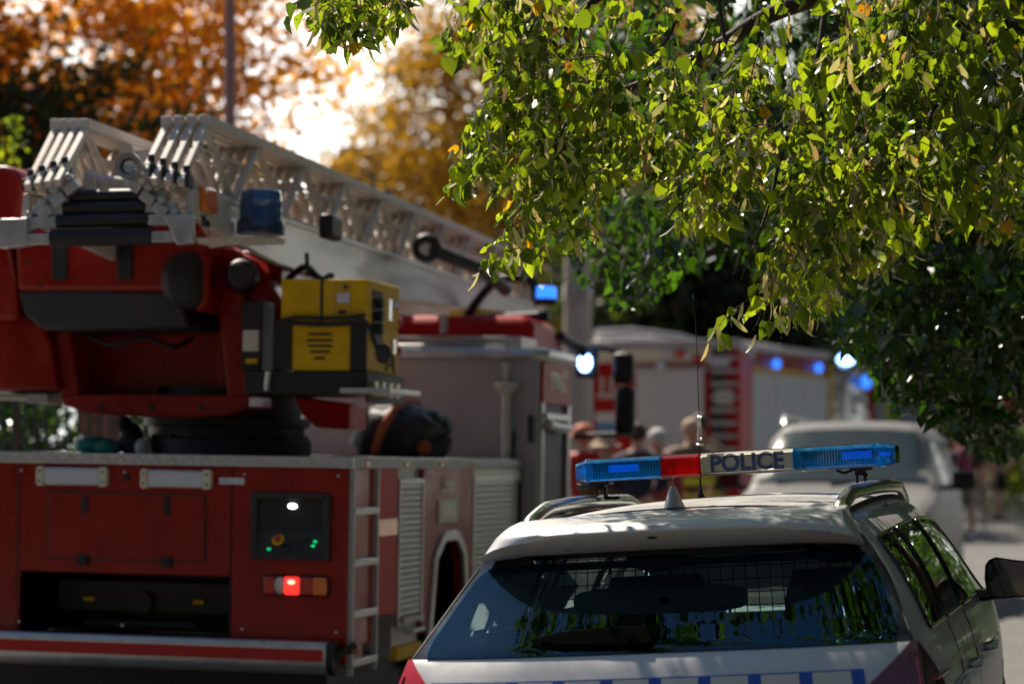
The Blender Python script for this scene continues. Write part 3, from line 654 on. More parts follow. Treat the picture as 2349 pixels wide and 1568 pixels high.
for px in (40, 529): p = RP(px, 1200); b = MB(); b.box(p.x - .003, p.x + .003, -.003, .01, r1.z, zt - .06); b.build('panel_seam', M['black'], truck)
# control box
a, c = RP(579, 1128), RP(758, 1286); fw = .035
b = MB(); b.box(a.x, a.x + fw, -.03, .005, c.z, a.z); b.box(c.x - fw, c.x, -.03, .005, c.z, a.z); b.box(a.x + fw, c.x - fw, -.03, .005, a.z - fw, a.z); b.box(a.x + fw, c.x - fw, -.03, .005, c.z, c.z + fw)
co = b.build('control_box', M['dark'], truck, bevel=.006)
zm = lin(c.z, a.z, .45)
b = MB(); b.box(a.x + fw, c.x - fw, -.006, -.003, c.z + fw, a.z - fw); b.build('recess_back', M['black'], co)
b = MB(); b.add([(a.x + fw, -.026, c.z + fw), (c.x - fw, -.026, c.z + fw), (c.x - fw, -.008, zm), (a.x + fw, -.008, zm)], [(0, 1, 2, 3)]); b.build('switch_panel', M['dark'], co)
p = RP(671, 1160, -.01); b = MB(); b.ell((p.x, -.012, p.z), (.026, .01, .014)); b.build('box_lamp', M['whitelit'], co)
p = RP(638, 1237, -.02); b = MB(); b.lathe((p.x, -.024, p.z), (0, -1, .6), [(.001, .002), (.034, .002), (.030, .005), (.020, .008)], 20); b.build('yellow_collar', M['yellow'], co); b = MB(); b.lathe((p.x, -.028, p.z + .004), (0, -1, .6), [(.012, 0), (.019, .012), (.016, .02), (.001, .022)], 16); b.build('stop_button', M['redlens'], co)
for px, py in ((617, 1258), (723, 1241), (718, 1251)): p = RP(px, py, -.02); b = MB(); b.ell((p.x, -.024, p.z), (.011, .006, .006), 10, 6); b.build('indicator', M['greenlit'], co)
for px, py in ((655, 1250), (676, 1243), (665, 1260), (690, 1258), (700, 1240), (628, 1262)): p = RP(px, py, -.02); b = MB(); b.cyl((p.x, -.022, p.z), (p.x, -.034, p.z + .004), .008, n=10); b.build('knob', M['black'], co)
# rear light cluster
a, c = RP(604, 1316), RP(757, 1368); b = MB(); b.box(a.x, c.x, -.03, .005, c.z, a.z); lo = b.build('rear_light', M['black'], truck, bevel=.02, seg=4)
xs = [610, 636, 657, 691, 722, 754]; W_ = ('redlens', 'white', 'redlit', 'redlens', 'amber')
for k in range(5):
    l, r_ = RP(xs[k], 1341).x, RP(xs[k + 1], 1341).x; b = MB()
    zc = (a.z + c.z) / 2; hh = (a.z - c.z) / 2 * .86
    if k == 1: b.ell(((l + r_) / 2, -.03, zc), ((r_ - l) * .62, .022, hh), 20, 12)
    else: b.box(l, r_ - .002, -.045, -.02, zc - hh, zc + hh)
    lens = b.build('light_lens', M[W_[k]], lo, bevel=.008 if k != 1 else 0)
    if k == 2: b = MB(); b.ell(((l + r_) / 2, -.046, zc + .02), (.022, .004, .012)); b.build('bulb', mat('bulb_glow', (1, .3, .2), .3, emis=(1, .12, .08), es=5), lens)
# underrun bar
b = MB(); zr0, zr1 = RP(400, 1460, -.12).z, RP(400, 1535, -.12).z; ur = RP(752, 1500, -.12).x
pf = [(-.10, zr1), (-.13, zr1 + .02), (-.15, lin(zr1, zr0, .35)), (-.15, lin(zr1, zr0, .88)), (-.13, zr0), (-.04, zr0), (-.04, zr1)]
b.prism(pf, 0, -1.22, ur); bo = b.build('underrun_bar', M['alu'], truck, bevel=.006)
b = MB(); b.box(-1.2, ur - .02, -.153, -.149, lin(zr1, zr0, .42), lin(zr1, zr0, .78)); b.build('red_stripe', M['redmat'], bo)
b = MB(); b.prism([(p_[0] - .004 if p_[0] < -.05 else p_[0], p_[1]) for p_ in pf], 0, ur, ur + .035); b.bar((ur + .02, -.08, lin(zr1, zr0, .5)), (ur + .13, -.05, lin(zr1, zr0, .95)), .03, .035); b.build('end_block', M['black'], bo)
p = RP(800, 1490, -.05)
b = MB(); b.box(p.x - .035, p.x + .035, -.06, .0, p.z - .018, p.z + .018); mo = b.build('marker_lamp', M['black'], truck, bevel=.008); b = MB(); b.ell((p.x - .012, -.062, p.z), (.014, .008, .010), 12, 8); b.build('marker_lens', M['redlit'], mo); b = MB(); b.ell((p.x + .022, -.062, p.z), (.012, .008, .010), 12, 8); b.build('marker_lens', M['amber'], mo)
b = MB(); b.box(-.95, -.75, .2, .3, .18, .5); b.box(.75, .95, .2, .3, .18, .5); split(b.build('bar_bracket', M['black'], truck), 0, 0)
# step ladder set into the right rear corner
l0, l1 = .02, .49
b = MB(); b.box(1.235, 1.262, l0, l0 + .03, zb - .03, zt - .05); b.box(1.235, 1.262, l1 - .03, l1, zb - .03, zt - .05); b.box(1.14, 1.16, l0, l1, zb, zt - .05)
so2 = b.build('step_ladder', M['grey'], truck)
for py in (1171, 1287, 1403, 1512): p = SP(840, py, 1.255); b = MB(); b.box(1.15, 1.268, l0 + .02, l1 - .01, p.z - .022, p.z + .018); b.build('rung', M['alu'], so2, bevel=.006)
# right side
b = MB(); zl = SP(885, 1410).z; b.box(1.16, 1.25, .50, .89, zl, zt - .05); b.build('side_panel', M['red2'], truck, bevel=.006)
b = MB(); b.box(1.249, 1.253, .51, .88, zt - .42, zt - .33); b.build('amber_stripe', M['amber'], truck)
def shutter(l0, l1, z0, z1, u=1.25, name='roller_shutter', m='shut', par=truck, ns=.034):
    b = MB(); n = int((z1 - z0) / ns)
    for k in range(n): z = lin(z0, z1, k / n); b.prism([(u - .02, z + .001), (u - .002, z + .004), (u + .001, z + ns * .5), (u - .002, z + ns - .004), (u - .02, z + ns - .001)], 1, l0, l1)
    o = b.build(name, M[m], par, smooth=50)
    b = MB(); b.box(u - .03, u + .008, l0 - .03, l0, z0 - .02, z1 + .03); b.box(u - .03, u + .008, l1, l1 + .03, z0 - .02, z1 + .03); b.box(u - .03, u + .01, l0, l1, z1, z1 + .03); b.build('shutter_frame', M['alu'], o, bevel=.003)
    b = MB(); b.box(u, u + .03, l0 + .02, l1 - .02, z0 + .0, z0 + .03); b.tube([(u + .01, l0 + .08, z0 - .05), (u + .05, l0 + .1, z0 - .05), (u + .05, l1 - .1, z0 - .05), (u + .01, l1 - .08, z0 - .05)], .014, 8); b.build('handle_bar', M['grey'], o); return o
b = MB(); b.box(.9, 1.22, .89, 1.42, .42, zt - .05); b.box(.9, 1.22, 2.55, 3.9, .6, zt - .05); split(b.build('locker', M['grey'], truck), 1, 2)
shutter(.93, 1.38, SP(930, 1425).z, SP(905, 1110).z)
b = MB(); b.box(1.2, 1.252, .90, 1.41, .40, .475); b.build('yellow_sill', M['yellow'], truck)
b = MB(); b.box(.9, 1.176, 1.5, 2.52, zb - .1, 1.08); b.build('wheel_well', M['matte'], truck)
shutter(2.60, 3.72, .75, SP(1100, 1104).z)
# side panel with the wheel arch
arch = [(1.42, zb + .1), (1.42, zt - .05), (2.56, zt - .05), (2.56, zb + .1), (2.46, zb + .1), (2.34, .95), (2.16, 1.06), (1.88, 1.06), (1.68, .95), (1.55, zb + .1)]
b = MB(); b.prism(arch, 0, 1.18, 1.25); b.build('arch_panel', M['red'], truck, bevel=.004)
b = MB(); ap_ = [(1.54, zb), (1.67, .95), (1.87, 1.07), (2.17, 1.07), (2.35, .95), (2.47, zb)]
for i in range(5): b.bar((1.255, *ap_[i]), (1.255, *ap_[i + 1]), .03, .06)
b.build('wheel_arch_trim', M['alu'], truck, bevel=.006)
for s_ in (1, -1): wheel(truck, (s_ * 1.0, 2.02, .50), .50, .3, (s_, 0, 0), M['dark'])
for s_ in (1, -1): wheel(truck, (s_ * .95, 5.6, .50), .50, .3, (s_, 0, 0), M['dark'])
a, c = SP(1003, 1148), SP(1045, 1196); b = MB(); b.box(1.246, 1.262, a.y, c.y, c.z, a.z); fo = b.build('filler_frame', M['grey'], truck, bevel=.006); b = MB(); b.box(1.258, 1.266, a.y + .06, c.y - .06, c.z + .03, a.z - .03); b.build('filler_cap', M['white'], fo, bevel=.004)
a = SP(985, 1112); text_part('lettering', 'Löser', .13, M['white'], truck, (1.254, 1.95, a.z), (0, 1, 0), (0, 0, 1), bold=.003)
b = MB(); b.box(1.249, 1.254, 2.57, 3.85, zt - .14, zt - .06); b.build('pale_stripe', M['decal'], truck)
# tall locker behind the cab
BL = 3.92; zB = TF.on(1240, 812, 0, 1.36).z; uB = TF.on(1240, 1000, 1, BL).x
b = MB(); b.box(-1.3, uB - .10, BL, BL + .04, zt + .01, zB - .02); b.box(uB - .13, uB - .02, BL - .01, BL + .05, .5, zB - .02)
bo = b.build('locker_wall', M['grey'], truck, bevel=.006)
b = MB(); b.box(-1.3, uB - .03, BL + .04, 4.88, 1.0, zB - .03); b.build('locker_body', M['dark'], truck)
b = MB(); b.tube([(-1.3, BL, zB), (uB - .05, BL, zB), (uB, BL + .05, zB), (uB, 4.9, zB - .01)], .045, 10); b.build('top_rail', M['alu'], truck)
b = MB(); b.box(uB - .03, uB, BL + .06, 4.88, zB - .33, zB - .05); lo = b.build('letter_strip', M['red2'], truck); text_part('lettering', 'STRAŻ', .17, M['white'], lo, (uB + .003, 4.45, zB - .18), (0, 1, 0), (0, 0, 1), bold=.003)
b = MB(); b.box(uB - .02, uB, BL + .05, BL + .10, .6, zB - .33); b.box(uB - .02, uB, 4.80, 4.88, .6, zB - .33); b.box(uB - .05, uB + .02, BL + .1, 4.8, zB - .44, zB - .40); b.tube([(uB + .03, BL + .12, zB - .48), (uB + .03, 4.7, zB - .5)], .03, 8); b.build('open_shutter', M['alu'], truck)
# pole and handle on the locker wall
p0, p1 = RP(1160, 880, BL - .05), RP(1160, 1040, BL - .05)
b = MB(); b.cyl(p0, p1 + Vector((0, 0, -.35)), .033, n=12); b.lathe(p0 + Vector((0, 0, -.02)), (0, 0, 1), [(.03, -.06), (.085, .0), (.085, .03), (.05, .035)], 18); b.cyl(p0, RP(1160, 835, BL - .05), .016, n=10); b.ell(RP(1160, 838, BL - .05), (.03, .03, .03)); b.bar(RP(1145, 985, BL - .03), RP(1175, 985, BL - .03), .03, .03)
b.build('support_pole', M['white'], bo)
b = MB(); a, c = RP(1216, 955, BL - .03), RP(1216, 1010, BL - .03); b.tube([a + Vector((0, .03, 0)), a, c, c + Vector((0, .03, 0))], .018, 8); b.build('grab_handle', M['black'], bo)
b = MB(); a, c = RP(1178, 985, BL - .02), RP(1178, 1150, BL - .02); b.cyl(a, c, .01); b.build('pull_rod', M['dark'], bo)
# things on top of the locker
b = MB(); a, c = RP(930, 765, BL + .3), RP(1218, 805, BL + .3); b.box(a.x - .2, c.x - .05, BL + .2, BL + .7, zB - .03, a.z - .02); b.box(a.x - .1, c.x - .15, BL + .12, BL + .2, zB + .05, a.z - .08); b.box(c.x - .05, c.x + .12, BL + .2, BL + .6, zB - .03, a.z - .1); b.cyl(RP(1018, 765, BL + .3), RP(1018, 720, BL + .3), .025); b.build('roof_box', M['grey'], truck, bevel=.015)
# cab
CL0, CL1 = 4.95, 6.3; zc_ = RP(1250, 722, CL0).z; 
b = MB()
cabp = [(CL0, .55), (CL0, zc_ - .06), (CL0 + .1, zc_), (CL0 + .85, zc_ - .02), (CL0 + 1.15, zc_ - .25), (CL1 + .12, 1.35), (CL1 + .15, .55)]
cw = 1.06
b.prism(cabp, 0, -cw, cw); cabo = b.build('cab', M['red2'], truck, bevel=.09, seg=4)
b = MB(); b.prism([(CL0 + .45, 1.45), (CL0 + .45, zc_ - .28), (CL0 + .85, zc_ - .28), (CL0 + 1.15, 1.45)], 0, cw - .01, cw + .012); b.prism([(CL0 + .45, 1.45), (CL0 + .45, zc_ - .28), (CL0 + .85, zc_ - .28), (CL0 + 1.15, 1.45)], 0, -cw - .012, -cw + .01); split(b.build('cab_window', M['gloss'], cabo, bevel=.01), 0, 0)
b = MB(); pts = [TF.on(1285, 770, 0, cw + .02), TF.on(1310, 790, 0, cw + .05), TF.on(1330, 800, 0, cw + .10), TF.on(1345, 815, 0, cw + .15)]; b.tube(pts, .04, 8)
arm = RP(1345, 797, CL1 + .1); e1 = RP(1420, 808, CL1 + .1); b.tube([RP(1300, 775, CL1 + .1), arm, RP(1390, 798, CL1 + .1), e1, RP(1438, 830, CL1 + .1)], .025, 8)
mo = b.build('mirror_arm', M['black'], truck); b = MB(); a_, b_2 = RP(1315, 1000, CL1 + .1), RP(1440, 995, CL1 + .1); b.tube([a_, b_2], .022, 8); b.build('mirror_arm', M['black'], truck)
b = MB(); rbox(1402, 806, 1450, 880, CL1 + .02, CL1 + .16, b); b.build('wide_mirror', M['black'], mo, bevel=.05, seg=3)
b = MB(); rbox(1408, 884, 1452, 1000, CL1 + .02, CL1 + .16, b); b.build('main_mirror', M['black'], mo, bevel=.05, seg=3)
p = RP(1341, 831, CL1 + .05); b = MB(); b.box(p.x - .09, p.x + .09, p.y + .03, p.y + .12, p.z - .12, p.z + .13); bl_ = b.build('warning_lamp', M['dark'], truck, bevel=.03); b = MB(); b.ell(p, (.058, .04, .075), 20, 12); b.build('lamp_lens', M['bluelit'], bl_)
b = MB(); gp = [RP(x, y, CL0 + .5) for x, y in ((1065, 735), (1095, 690), (1125, 655), (1150, 640), (1200, 638), (1222, 650), (1235, 700))]; b.tube(spline(gp, 5), .035, 8); b.tube([RP(1060, 735, CL0 + .5), RP(1260, 725, CL0 + .5)], .04, 8); b.build('roof_guard', M['black'], truck)
def beacon(c, r, h, par, mlens, lit=None, name='beacon'):
    b = MB(); c = Vector(c); b.lathe(c, (0, 0, 1), [(.001, 0), (r * 1.02, 0), (r * 1.04, h * .06), (r * 1.04, h * .28), (r * .93, h * .33), (r * .93, h * .36)], 32); o = b.build(name, M['dark'] if lit else mat('dark_blue_base', (.008, .02, .07), .3, coat=.6), par, smooth=50)
    b = MB(); b.lathe(c, (0, 0, 1), [(r * .92, h * .34), (r * .93, h * .5), (r * .93, h * .52), (r * .955, h * .53), (r * .93, h * .54), (r * .92, h * .74), (r * .94, h * .75), (r * .91, h * .77), (r * .89, h * .92), (r * .82, h * .98), (r * .6, h), (.001, h)], 32); b.build('beacon_lens', mlens, o, smooth=50); return o
p = RP(1252, 700, CL0 + .5); q2 = RP(1252, 657, CL0 + .5); beacon(p, .082, q2.z - p.z, truck, M['bluedim'], True)
# turntable
TL = .75
def tp_(px, py, L=TL): return RP(px, py, L)
b = MB(); c = tp_(520, 1000, 1.4); b.lathe((c.x, 1.4, zt), (0, 0, 1), [(.50, .0), (.50, .10), (.46, .11), (.46, .17), (.49, .18), (.49, .22), (.44, .23), (.44, .40), (.1, .40)], 48); b.build('slewing_ring', M['black'], truck)
b = MB(); pts = [(135, 905), (570, 905), (570, 935), (525, 952), (440, 958), (290, 955), (190, 945), (145, 928)]
poly = [(tp_(x, y).x, tp_(x, y).z) for x, y in pts]; b.prism(poly, 1, TL, 2.0); to = b.build('turntable_base', M['red'], truck, bevel=.012)
for k in range(16): a = 2 * math.pi * k / 16; b = MB(); b.cyl((c.x + .47 * math.cos(a), 1.4 + .47 * math.sin(a), zt + .10), (c.x + .47 * math.cos(a), 1.4 + .47 * math.sin(a), zt + .125), .014, n=6); b.build('ring_bolt', M['dark'], truck)
for x in (230, 346, 463): p = tp_(x, 934); b = MB(); b.cyl((p.x, TL - .008, p.z), (p.x, TL + .004, p.z), .016, n=12); b.build('bolt_hole', M['black'], to)
b = MB(); poly = [(tp_(x, y, TL + .35).x, tp_(x, y, TL + .35).z) for x, y in ((150, 770), (545, 760), (560, 915), (150, 915))]; b.prism(poly, 1, TL + .35, 1.9); b.build('turntable_wall', M['red'], to, bevel=.01)
def arm_(pts, L0__, L1__, name, m='red', bev=.02, par=truck):
    b = MB(); b.prism([(tp_(x, y, L0__).x, tp_(x, y, L0__).z) for x, y in pts], 1, L0__, L1__); return b.build(name, M[m], par, bevel=bev, seg=3)
arm_([(120, 745), (160, 745), (182, 910), (140, 910)], TL + .02, 1.9, 'side_arm')
arm_([(487, 600), (500, 570), (520, 562), (540, 572), (552, 600), (575, 905), (520, 912)], TL - .02, TL + .12, 'side_arm')
b = MB(); rbox(495, 575, 640, 905, TL + .25, 1.7, b); b.build('support_wall', M['red'], truck, bevel=.02)
arm_([(540, 575), (590, 600), (652, 700), (652, 900), (560, 905)], TL + .06, TL + .30, 'gusset')
# boom cradle
up_ = arm_([(30, 505), (450, 505), (478, 560), (478, 690), (455, 720), (410, 668), (38, 668)], TL - .25, 1.9, 'cradle_box', 'red', .03)
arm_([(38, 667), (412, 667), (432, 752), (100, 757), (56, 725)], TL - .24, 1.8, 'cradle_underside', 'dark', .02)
arm_([(215, 505), (330, 505), (322, 548), (222, 550)], TL - .30, TL - .2, 'cradle_ledge', 'red', .01, up_)
for x in (135, 285): b = MB(); rbox(x - 17, 553, x + 17, 643, TL - .268, TL - .24, b); b.build('vent_slot', M['black'], up_, bevel=.008)
b = MB(); rbox(200, 528, 240, 543, TL - .306, TL - .299, b); b.build('warning_label', M['yellow'], up_)
b = MB(); rbox(168, 530, 198, 543, TL - .306, TL - .299, b); b.build('white_label', M['lampw'], up_)
p = tp_(437, 643, TL - .28); b = MB(); b.lathe(p, (1.0, -.75, 0), [(.001, .035), (.12, .03), (.155, .01), (.16, -.05)], 36); q_ = b.build('pivot_cover', M['dark'], up_)
p = tp_(555, 632, TL - .12); b = MB(); b.lathe(p, (.35, -1, 0), [(.001, .11), (.06, .11), (.078, .095), (.085, -.02), (.10, -.06)], 28); b.build('pivot_knob', M['dark'], truck)
# operator seat and left-hand equipment
b = MB(); b.prism([(tp_(x, y, .5).x, tp_(x, y, .5).z) for x, y in ((-120, 378), (10, 378), (35, 385), (52, 410), (45, 470), (20, 560), (35, 640), (40, 735), (-120, 735))], 1, .5, 1.2); b.build('operator_seat', M['red'], truck, bevel=.05, seg=4)
arm_([(-120, 735), (95, 735), (118, 790), (122, 830), (132, 895), (-120, 895)], .7, 1.7, 'operator_platform', 'red', .02)
b = MB(); rbox(-120, 903, 135, 912, .8, 1.6, b); rbox(60, 903, 108, 925, .75, .95, b); b.build('platform_edge', M['grey'], truck)
# black shelf, generator bracket and box
Gp = .42
b = MB(); rbox(560, 850, 840, 905, Gp - .02, Gp + .72, b); a = RP(838, 850, Gp); b.box(a.x, a.x + .015, Gp, Gp + .7, a.z - .17, a.z - .03); rbox(555, 690, 600, 850, Gp + .1, Gp + .3, b); rbox(625, 735, 645, 850, Gp + .02, Gp + .1, b); rbox(645, 738, 667, 850, Gp - .012, Gp + .02, b); rbox(804, 738, 838, 850, Gp - .012, Gp + .02, b)
sh_ = b.build('generator_shelf', M['black'], truck, bevel=.006)
b = MB(); a = RP(775, 888, Gp - .15); b.box(a.x, a.x + .28, Gp - .12, Gp + .5, a.z - .03, a.z); b.build('shelf_plate', M['alu'], sh_, bevel=.004)
b = MB(); rbox(557, 757, 592, 805, Gp + .08, Gp + .12, b); b.build('white_tag', M['white'], sh_); b = MB(); rbox(563, 822, 590, 833, Gp + .08, Gp + .12, b); b.build('yellow_tag', M['yellow'], sh_)
b = MB(); b.tube([RP(616, 852, Gp - .04), RP(612, 880, Gp - .04), RP(612, 895, Gp - .04)], .017, 8); b.build('latch_lever', M['alu'], sh_)
# mudguard-like red column below the shelf
arm_([(672, 908), (800, 925), (800, 985), (722, 980), (690, 950)], .9, 1.25, 'outrigger_cover', 'red2', .02)
# amber lamp, big beacon
beacon(RP(598, 538, -.02), .123, RP(598, 436, -.02).z - RP(598, 538, -.02).z, truck, M['bluelens'])
b = MB(); a, c = RP(458, 547, -.02), RP(655, 549, -.02); b.box(a.x, c.x - .03, -.06, .06, a.z - .03, a.z + .002); b.bar(RP(480, 565, -.02), RP(560, 551, -.02), .02, .02); b.build('beacon_bracket', M['rail'], truck, bevel=.004)
# ---- the ladder: four nested sections, in its own line but carried by the truck
LFm = Frame(TF.o, 11.5, 0)
rr0 = world(480, 262, 12.45)
lorg = rr0
LM = Frame((rr0.x, rr0.y, rr0.z), 11.5, 0)
rel = TF.mat.inverted() @ LM.mat
lad = bpy.data.objects.new('ladder', None); col.objects.link(lad); lad.parent = truck; lad.matrix_local = rel
WL = .875
def section(i, name):
    s_off = i * .062; zo = -.004 * i; ztop = -.03 + zo; zbot = -.40 - zo; rear = -.02 * i
    b = MB()
    for side in (0, 1):
        u = -.03 - s_off if side == 0 else -WL + .03 + s_off
        b.box(u - .027, u + .027, rear, 9.2, ztop - .024, ztop + .03)                      # top rail
        b.box(u - .02, u + .02, -.30 + rear, 9.2, zbot - .025, zbot + .02)                 # bottom rail
        b.bar((u, .03 + rear, ztop - .02), (u - .0, -.36 + rear, zbot), .034, .04)
        x = .02 + rear
        k = 0
        while x < 8.7:
            ph = 0.0; b.cyl((u, x + ph, ztop - .03), (u, x + .43 + ph, zbot), .023, n=8); b.cyl((u, x + .87, ztop - .03), (u, x + .45, zbot), .023, n=8); x += .90; k += 1
        b.cyl((u, -.1, ztop - .15), (u, 9, ztop - .15), .010, n=6)
    return b.build(name, M['rail'], lad, bevel=.004)
for i in range(4): section(i, 'ladder_section')
b = MB()
for k in range(28): y = .05 + k * .30; b.cyl((-.1, y, -.42), (-WL + .1, y, -.42), .018, n=8)
b.build('rungs', M['rail'], lad)
# outer beams of the lowest section
for side in (0, 1):
    b = MB(); u = 0 if side == 0 else -WL
    poly = [(-.30, -.42), (.1, -.42), (9.2, -.42), (9.2, -.50), (6.8, -.58), (3.8, -.70), (1.15, -.68), (-.10, -.58), (-.32, -.55)]
    b.prism(poly, 0, u - .02, u + .02 if side == 0 else u + .02)
    b.box(u - .035, u + .03, -.2, 9.2, -.435, -.41); b.build('side_beam', M['white'], lad, bevel=.006)
p = LM.M @ (world(470, 457, 12.3) - LM.o); b = MB(); b.box(.015, .05, p.y - .12 + .05, p.y + .09 + .05, p.z - .065, p.z + .065); b.build('amber_lamp', M['amber'], lad, bevel=.014, seg=3)
text_part('lettering', '32m', .075, M['dark'], lad, (.024, -.13, -.57), (0, 1, 0), (0, 0, 1), bold=.002)
# rear end: cross members with rubber buffers, brackets, hose monitor
b = MB(); q_ = []
for k, (y0, z0) in enumerate(((-.30, -.445), (-.33, -.51), (-.36, -.575), (-.38, -.66))):
    w0 = .17 + .03 * (3 - k) * .8; b.cyl((-w0, y0, z0), (-WL + w0, y0, z0), .036 if k != 3 else .045, n=12)
b.build('rubber_buffers', M['black'], lad)
b = MB()
for k, (y0, z0) in enumerate(((-.30, -.445), (-.33, -.51), (-.36, -.575), (-.38, -.66))):
    w0 = .17 + .03 * (3 - k) * .8; ww = .13 + .03 * k
    for s_ in (0, 1):
        ua = -w0 - .0 if s_ == 0 else -WL + w0
        d_ = ww if s_ == 0 else -ww
        b.box(min(ua, ua + d_) , max(ua, ua + d_), y0 - .03, y0 + .03, z0 - .032, z0 + .022)
for s_ in (0, 1):
    for k in range(4):
        u = (.0 - .07 * k) if s_ == 0 else (-WL + .07 * k); zz = -.62 + .062 * k
        b.obox((u - (.06 if s_ == 0 else -.06), -.36, zz + .03), (.075, .05, .055), Matrix.Rotation(R(35 if s_ == 0 else -35), 3, 'Y'))
        b.cyl((u - (.05 if s_ == 0 else -.05), -.40, zz + .08), (u - (.05 if s_ == 0 else -.05), -.34, zz + .08), .02, n=10)
    u = .0 if s_ == 0 else -WL
    b.prism([(u - .10, -.56), (u + .05, -.56), (u + .05, -.70), (u - .03 if s_ == 0 else u - .10, -.71)], 1, -.42, -.36)
split(b.build('end_brackets', M['alu'], lad, bevel=.006), 0, -WL / 2)
b = MB()
for s_ in (0, 1):
    for k in range(4):
        u = (-.02 - .062 * k) if s_ == 0 else (-WL + .02 + .062 * k); b.box(u - .03, u + .025, -.34, -.26, -.41 + .02 * k, -.35 + .02 * k); b.cyl((u, -.3, -.36 + .02 * k), (u, -.3, -.30 + .02 * k), .018)
split(b.build('end_rollers', M['dark'], lad, bevel=.004), 0, -WL / 2)
p = LM.M @ (world(296, 382, 11.95) - LM.o)
b = MB(); b.lathe(p, (.12, -1, .0), [(.040, -.05), (.043, .02), (.050, .03), (.058, .02), (.066, .03), (.068, .0), (.060, -.06), (.04, -.25), (.038, -.5)], 28); b.lathe(p, (.12, -1, 0), [(.03, .0), (.001, -.01)], 20); b.build('hose_coupling', M['alu'], lad, smooth=50)
b = MB(); b.cyl((-.62, -.12, -.34), (-.56, -.12, -.34), .055, n=24); b.cyl((-.56, -.12, -.34), (-.35, -.1, -.37), .03); b.tube(spline([(-.7, 0, -.03), (-.69, -.1, -.2), (-.65, -.2, -.36), (-.5, -.25, -.42)], 6), .012, 8); b.tube([(-.25, .3, -.2), (-.28, 9, -.22)], .03, 8); b.tube([(-.6, .4, -.12), (-.6, 9, -.15)], .04, 8); b.box(-.55, -.3, .4, .9, -.33, -.12); b.box(-.7, -.45, 1.2, 2.0, -.36, -.25)
b.build('cable_reel', M['rail'], lad)
rng2 = random.Random(5)
for k in range(12):
    b = MB(); y = .7 + k * .6; u = rng2.uniform(-.7, -.2); b.obox((u, y, rng2.uniform(-.38, -.2)), (rng2.uniform(.04, .15), rng2.uniform(.08, .25), rng2.uniform(.04, .14)), Matrix.Rotation(rng2.uniform(-.4, .4), 3, 'X')); b.build('fitting', M['grey'], lad, bevel=.006)
b = MB(); p = LM.M @ (world(762, 522, 13.9) - LM.o); b.box(p.x - .05, p.x + .03, p.y - .12, p.y + .12, p.z - .07, p.z + .07); b.build('motor_box', M['black'], lad, bevel=.02)
p = LM.M @ (world(978, 568, 16.3) - LM.o)
b = MB(); b.lathe(p, (.25, -1, .0), [(.05, .0), (.085, .02), (.10, 0), (.085, -.1), (.05, -.2)], 24); b.tube([p + Vector((.0, .2, -.0)), p + Vector((.25, .6, -.10)), p + Vector((.30, 1.2, -.20))], .05, 10); b.build('water_monitor', M['dark'], lad)
b = MB(); pp = [tp_(690, 655, .5), tp_(720, 630, .5)]; b.tube(spline([RP(660, 640, 1.0), RP(700, 612, .9), RP(735, 640, .8), RP(760, 632, .9)], 6), .02, 8); b.cyl(RP(706, 630, .8), RP(703, 580, .8), .012); b.build('hydraulic_hoses', M['black'], truck)

# generator
def GP(px, py, L=0): return TF.on(px, py, 1, L)
gen = thing('generator', 'yellow generator with black vents and looped cable, standing on the shelf of the ladder truck', 'generator', TF)
ga, gb_ = GP(645, 640, Gp), GP(840, 740, Gp); gD = .63
b = MB(); b.box(ga.x, gb_.x, Gp, Gp + gD, gb_.z, ga.z); gc = GP(667, 850, Gp), GP(804, 740, Gp); b.box(gc[0].x, gc[1].x, Gp + .0, Gp + gD, gc[0].z, gb_.z); b.box(gc[1].x, gb_.x - .002, Gp + .03, Gp + gD, gc[0].z, gb_.z)
b.build('casing', M['yellow'], gen, bevel=.008)
zA, zBm = ga.z, gc[0].z
b = MB()
for py, w0 in ((766, 54), (780, 60), (793, 56), (806, 44)): 
    b1 = MB(); rbox(738 - w0 / 2 - 5, py - 2.8, 738 + w0 / 2 - 5, py + 2.8, Gp - .006, Gp + .01, b1); b1.build('vent_slit', M['black'], gen, bevel=.002)
b = MB(); rbox(721, 818, 744, 824, Gp - .006, Gp, b); rbox(735, 640, 739, 740, Gp - .006, Gp + .001, b); b.build('strap', M['black'], gen)
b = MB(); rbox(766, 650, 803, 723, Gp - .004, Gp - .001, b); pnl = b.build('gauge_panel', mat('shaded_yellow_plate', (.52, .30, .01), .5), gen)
b = MB(); rbox(773, 672, 801, 694, Gp - .008, Gp - .003, b); b.build('white_plate', M['lampw'], pnl)
b = MB(); p = GP(785, 715, Gp); b.ell((p.x, Gp - .008, p.z), (.028, .008, .010)); p = GP(793, 658, Gp); b.ell((p.x, Gp - .006, p.z), (.012, .006, .014)); b.build('gauge', M['dark'], pnl)
for px, py in ((732, 648), (744, 648), (732, 687), (744, 687), (732, 724), (762, 653), (762, 678), (762, 703), (808, 653), (808, 712)):
    p = GP(px, py, Gp); b = MB(); b.cyl((p.x, Gp - .004, p.z), (p.x, Gp + .001, p.z), .005, n=8); b.build('rivet', M['alu'], gen)
ur_ = gb_.x
b = MB(); b.box(ur_ - .004, ur_ + .004, Gp + .10, Gp + .30, zA - .34, zA - .05); pn = b.build('side_recess', M['black'], gen, bevel=.004)
b = MB()
for k, zz in enumerate((.12, .19, .26)): b.cyl((ur_ + .0, Gp + .2, zA - zz), (ur_ + .035, Gp + .2, zA - zz), .03, n=14)
b.build('socket', M['dark'], pn)
b = MB(); b.box(ur_, ur_ + .005, Gp + .42, Gp + .47, zA - .20, zA - .08); b.build('side_label', M['lampw'], gen); b = MB(); b.box(ur_, ur_ + .005, Gp + .52, Gp + .56, zA - .38, zA - .30); b.build('side_label', M['lampw'], gen)
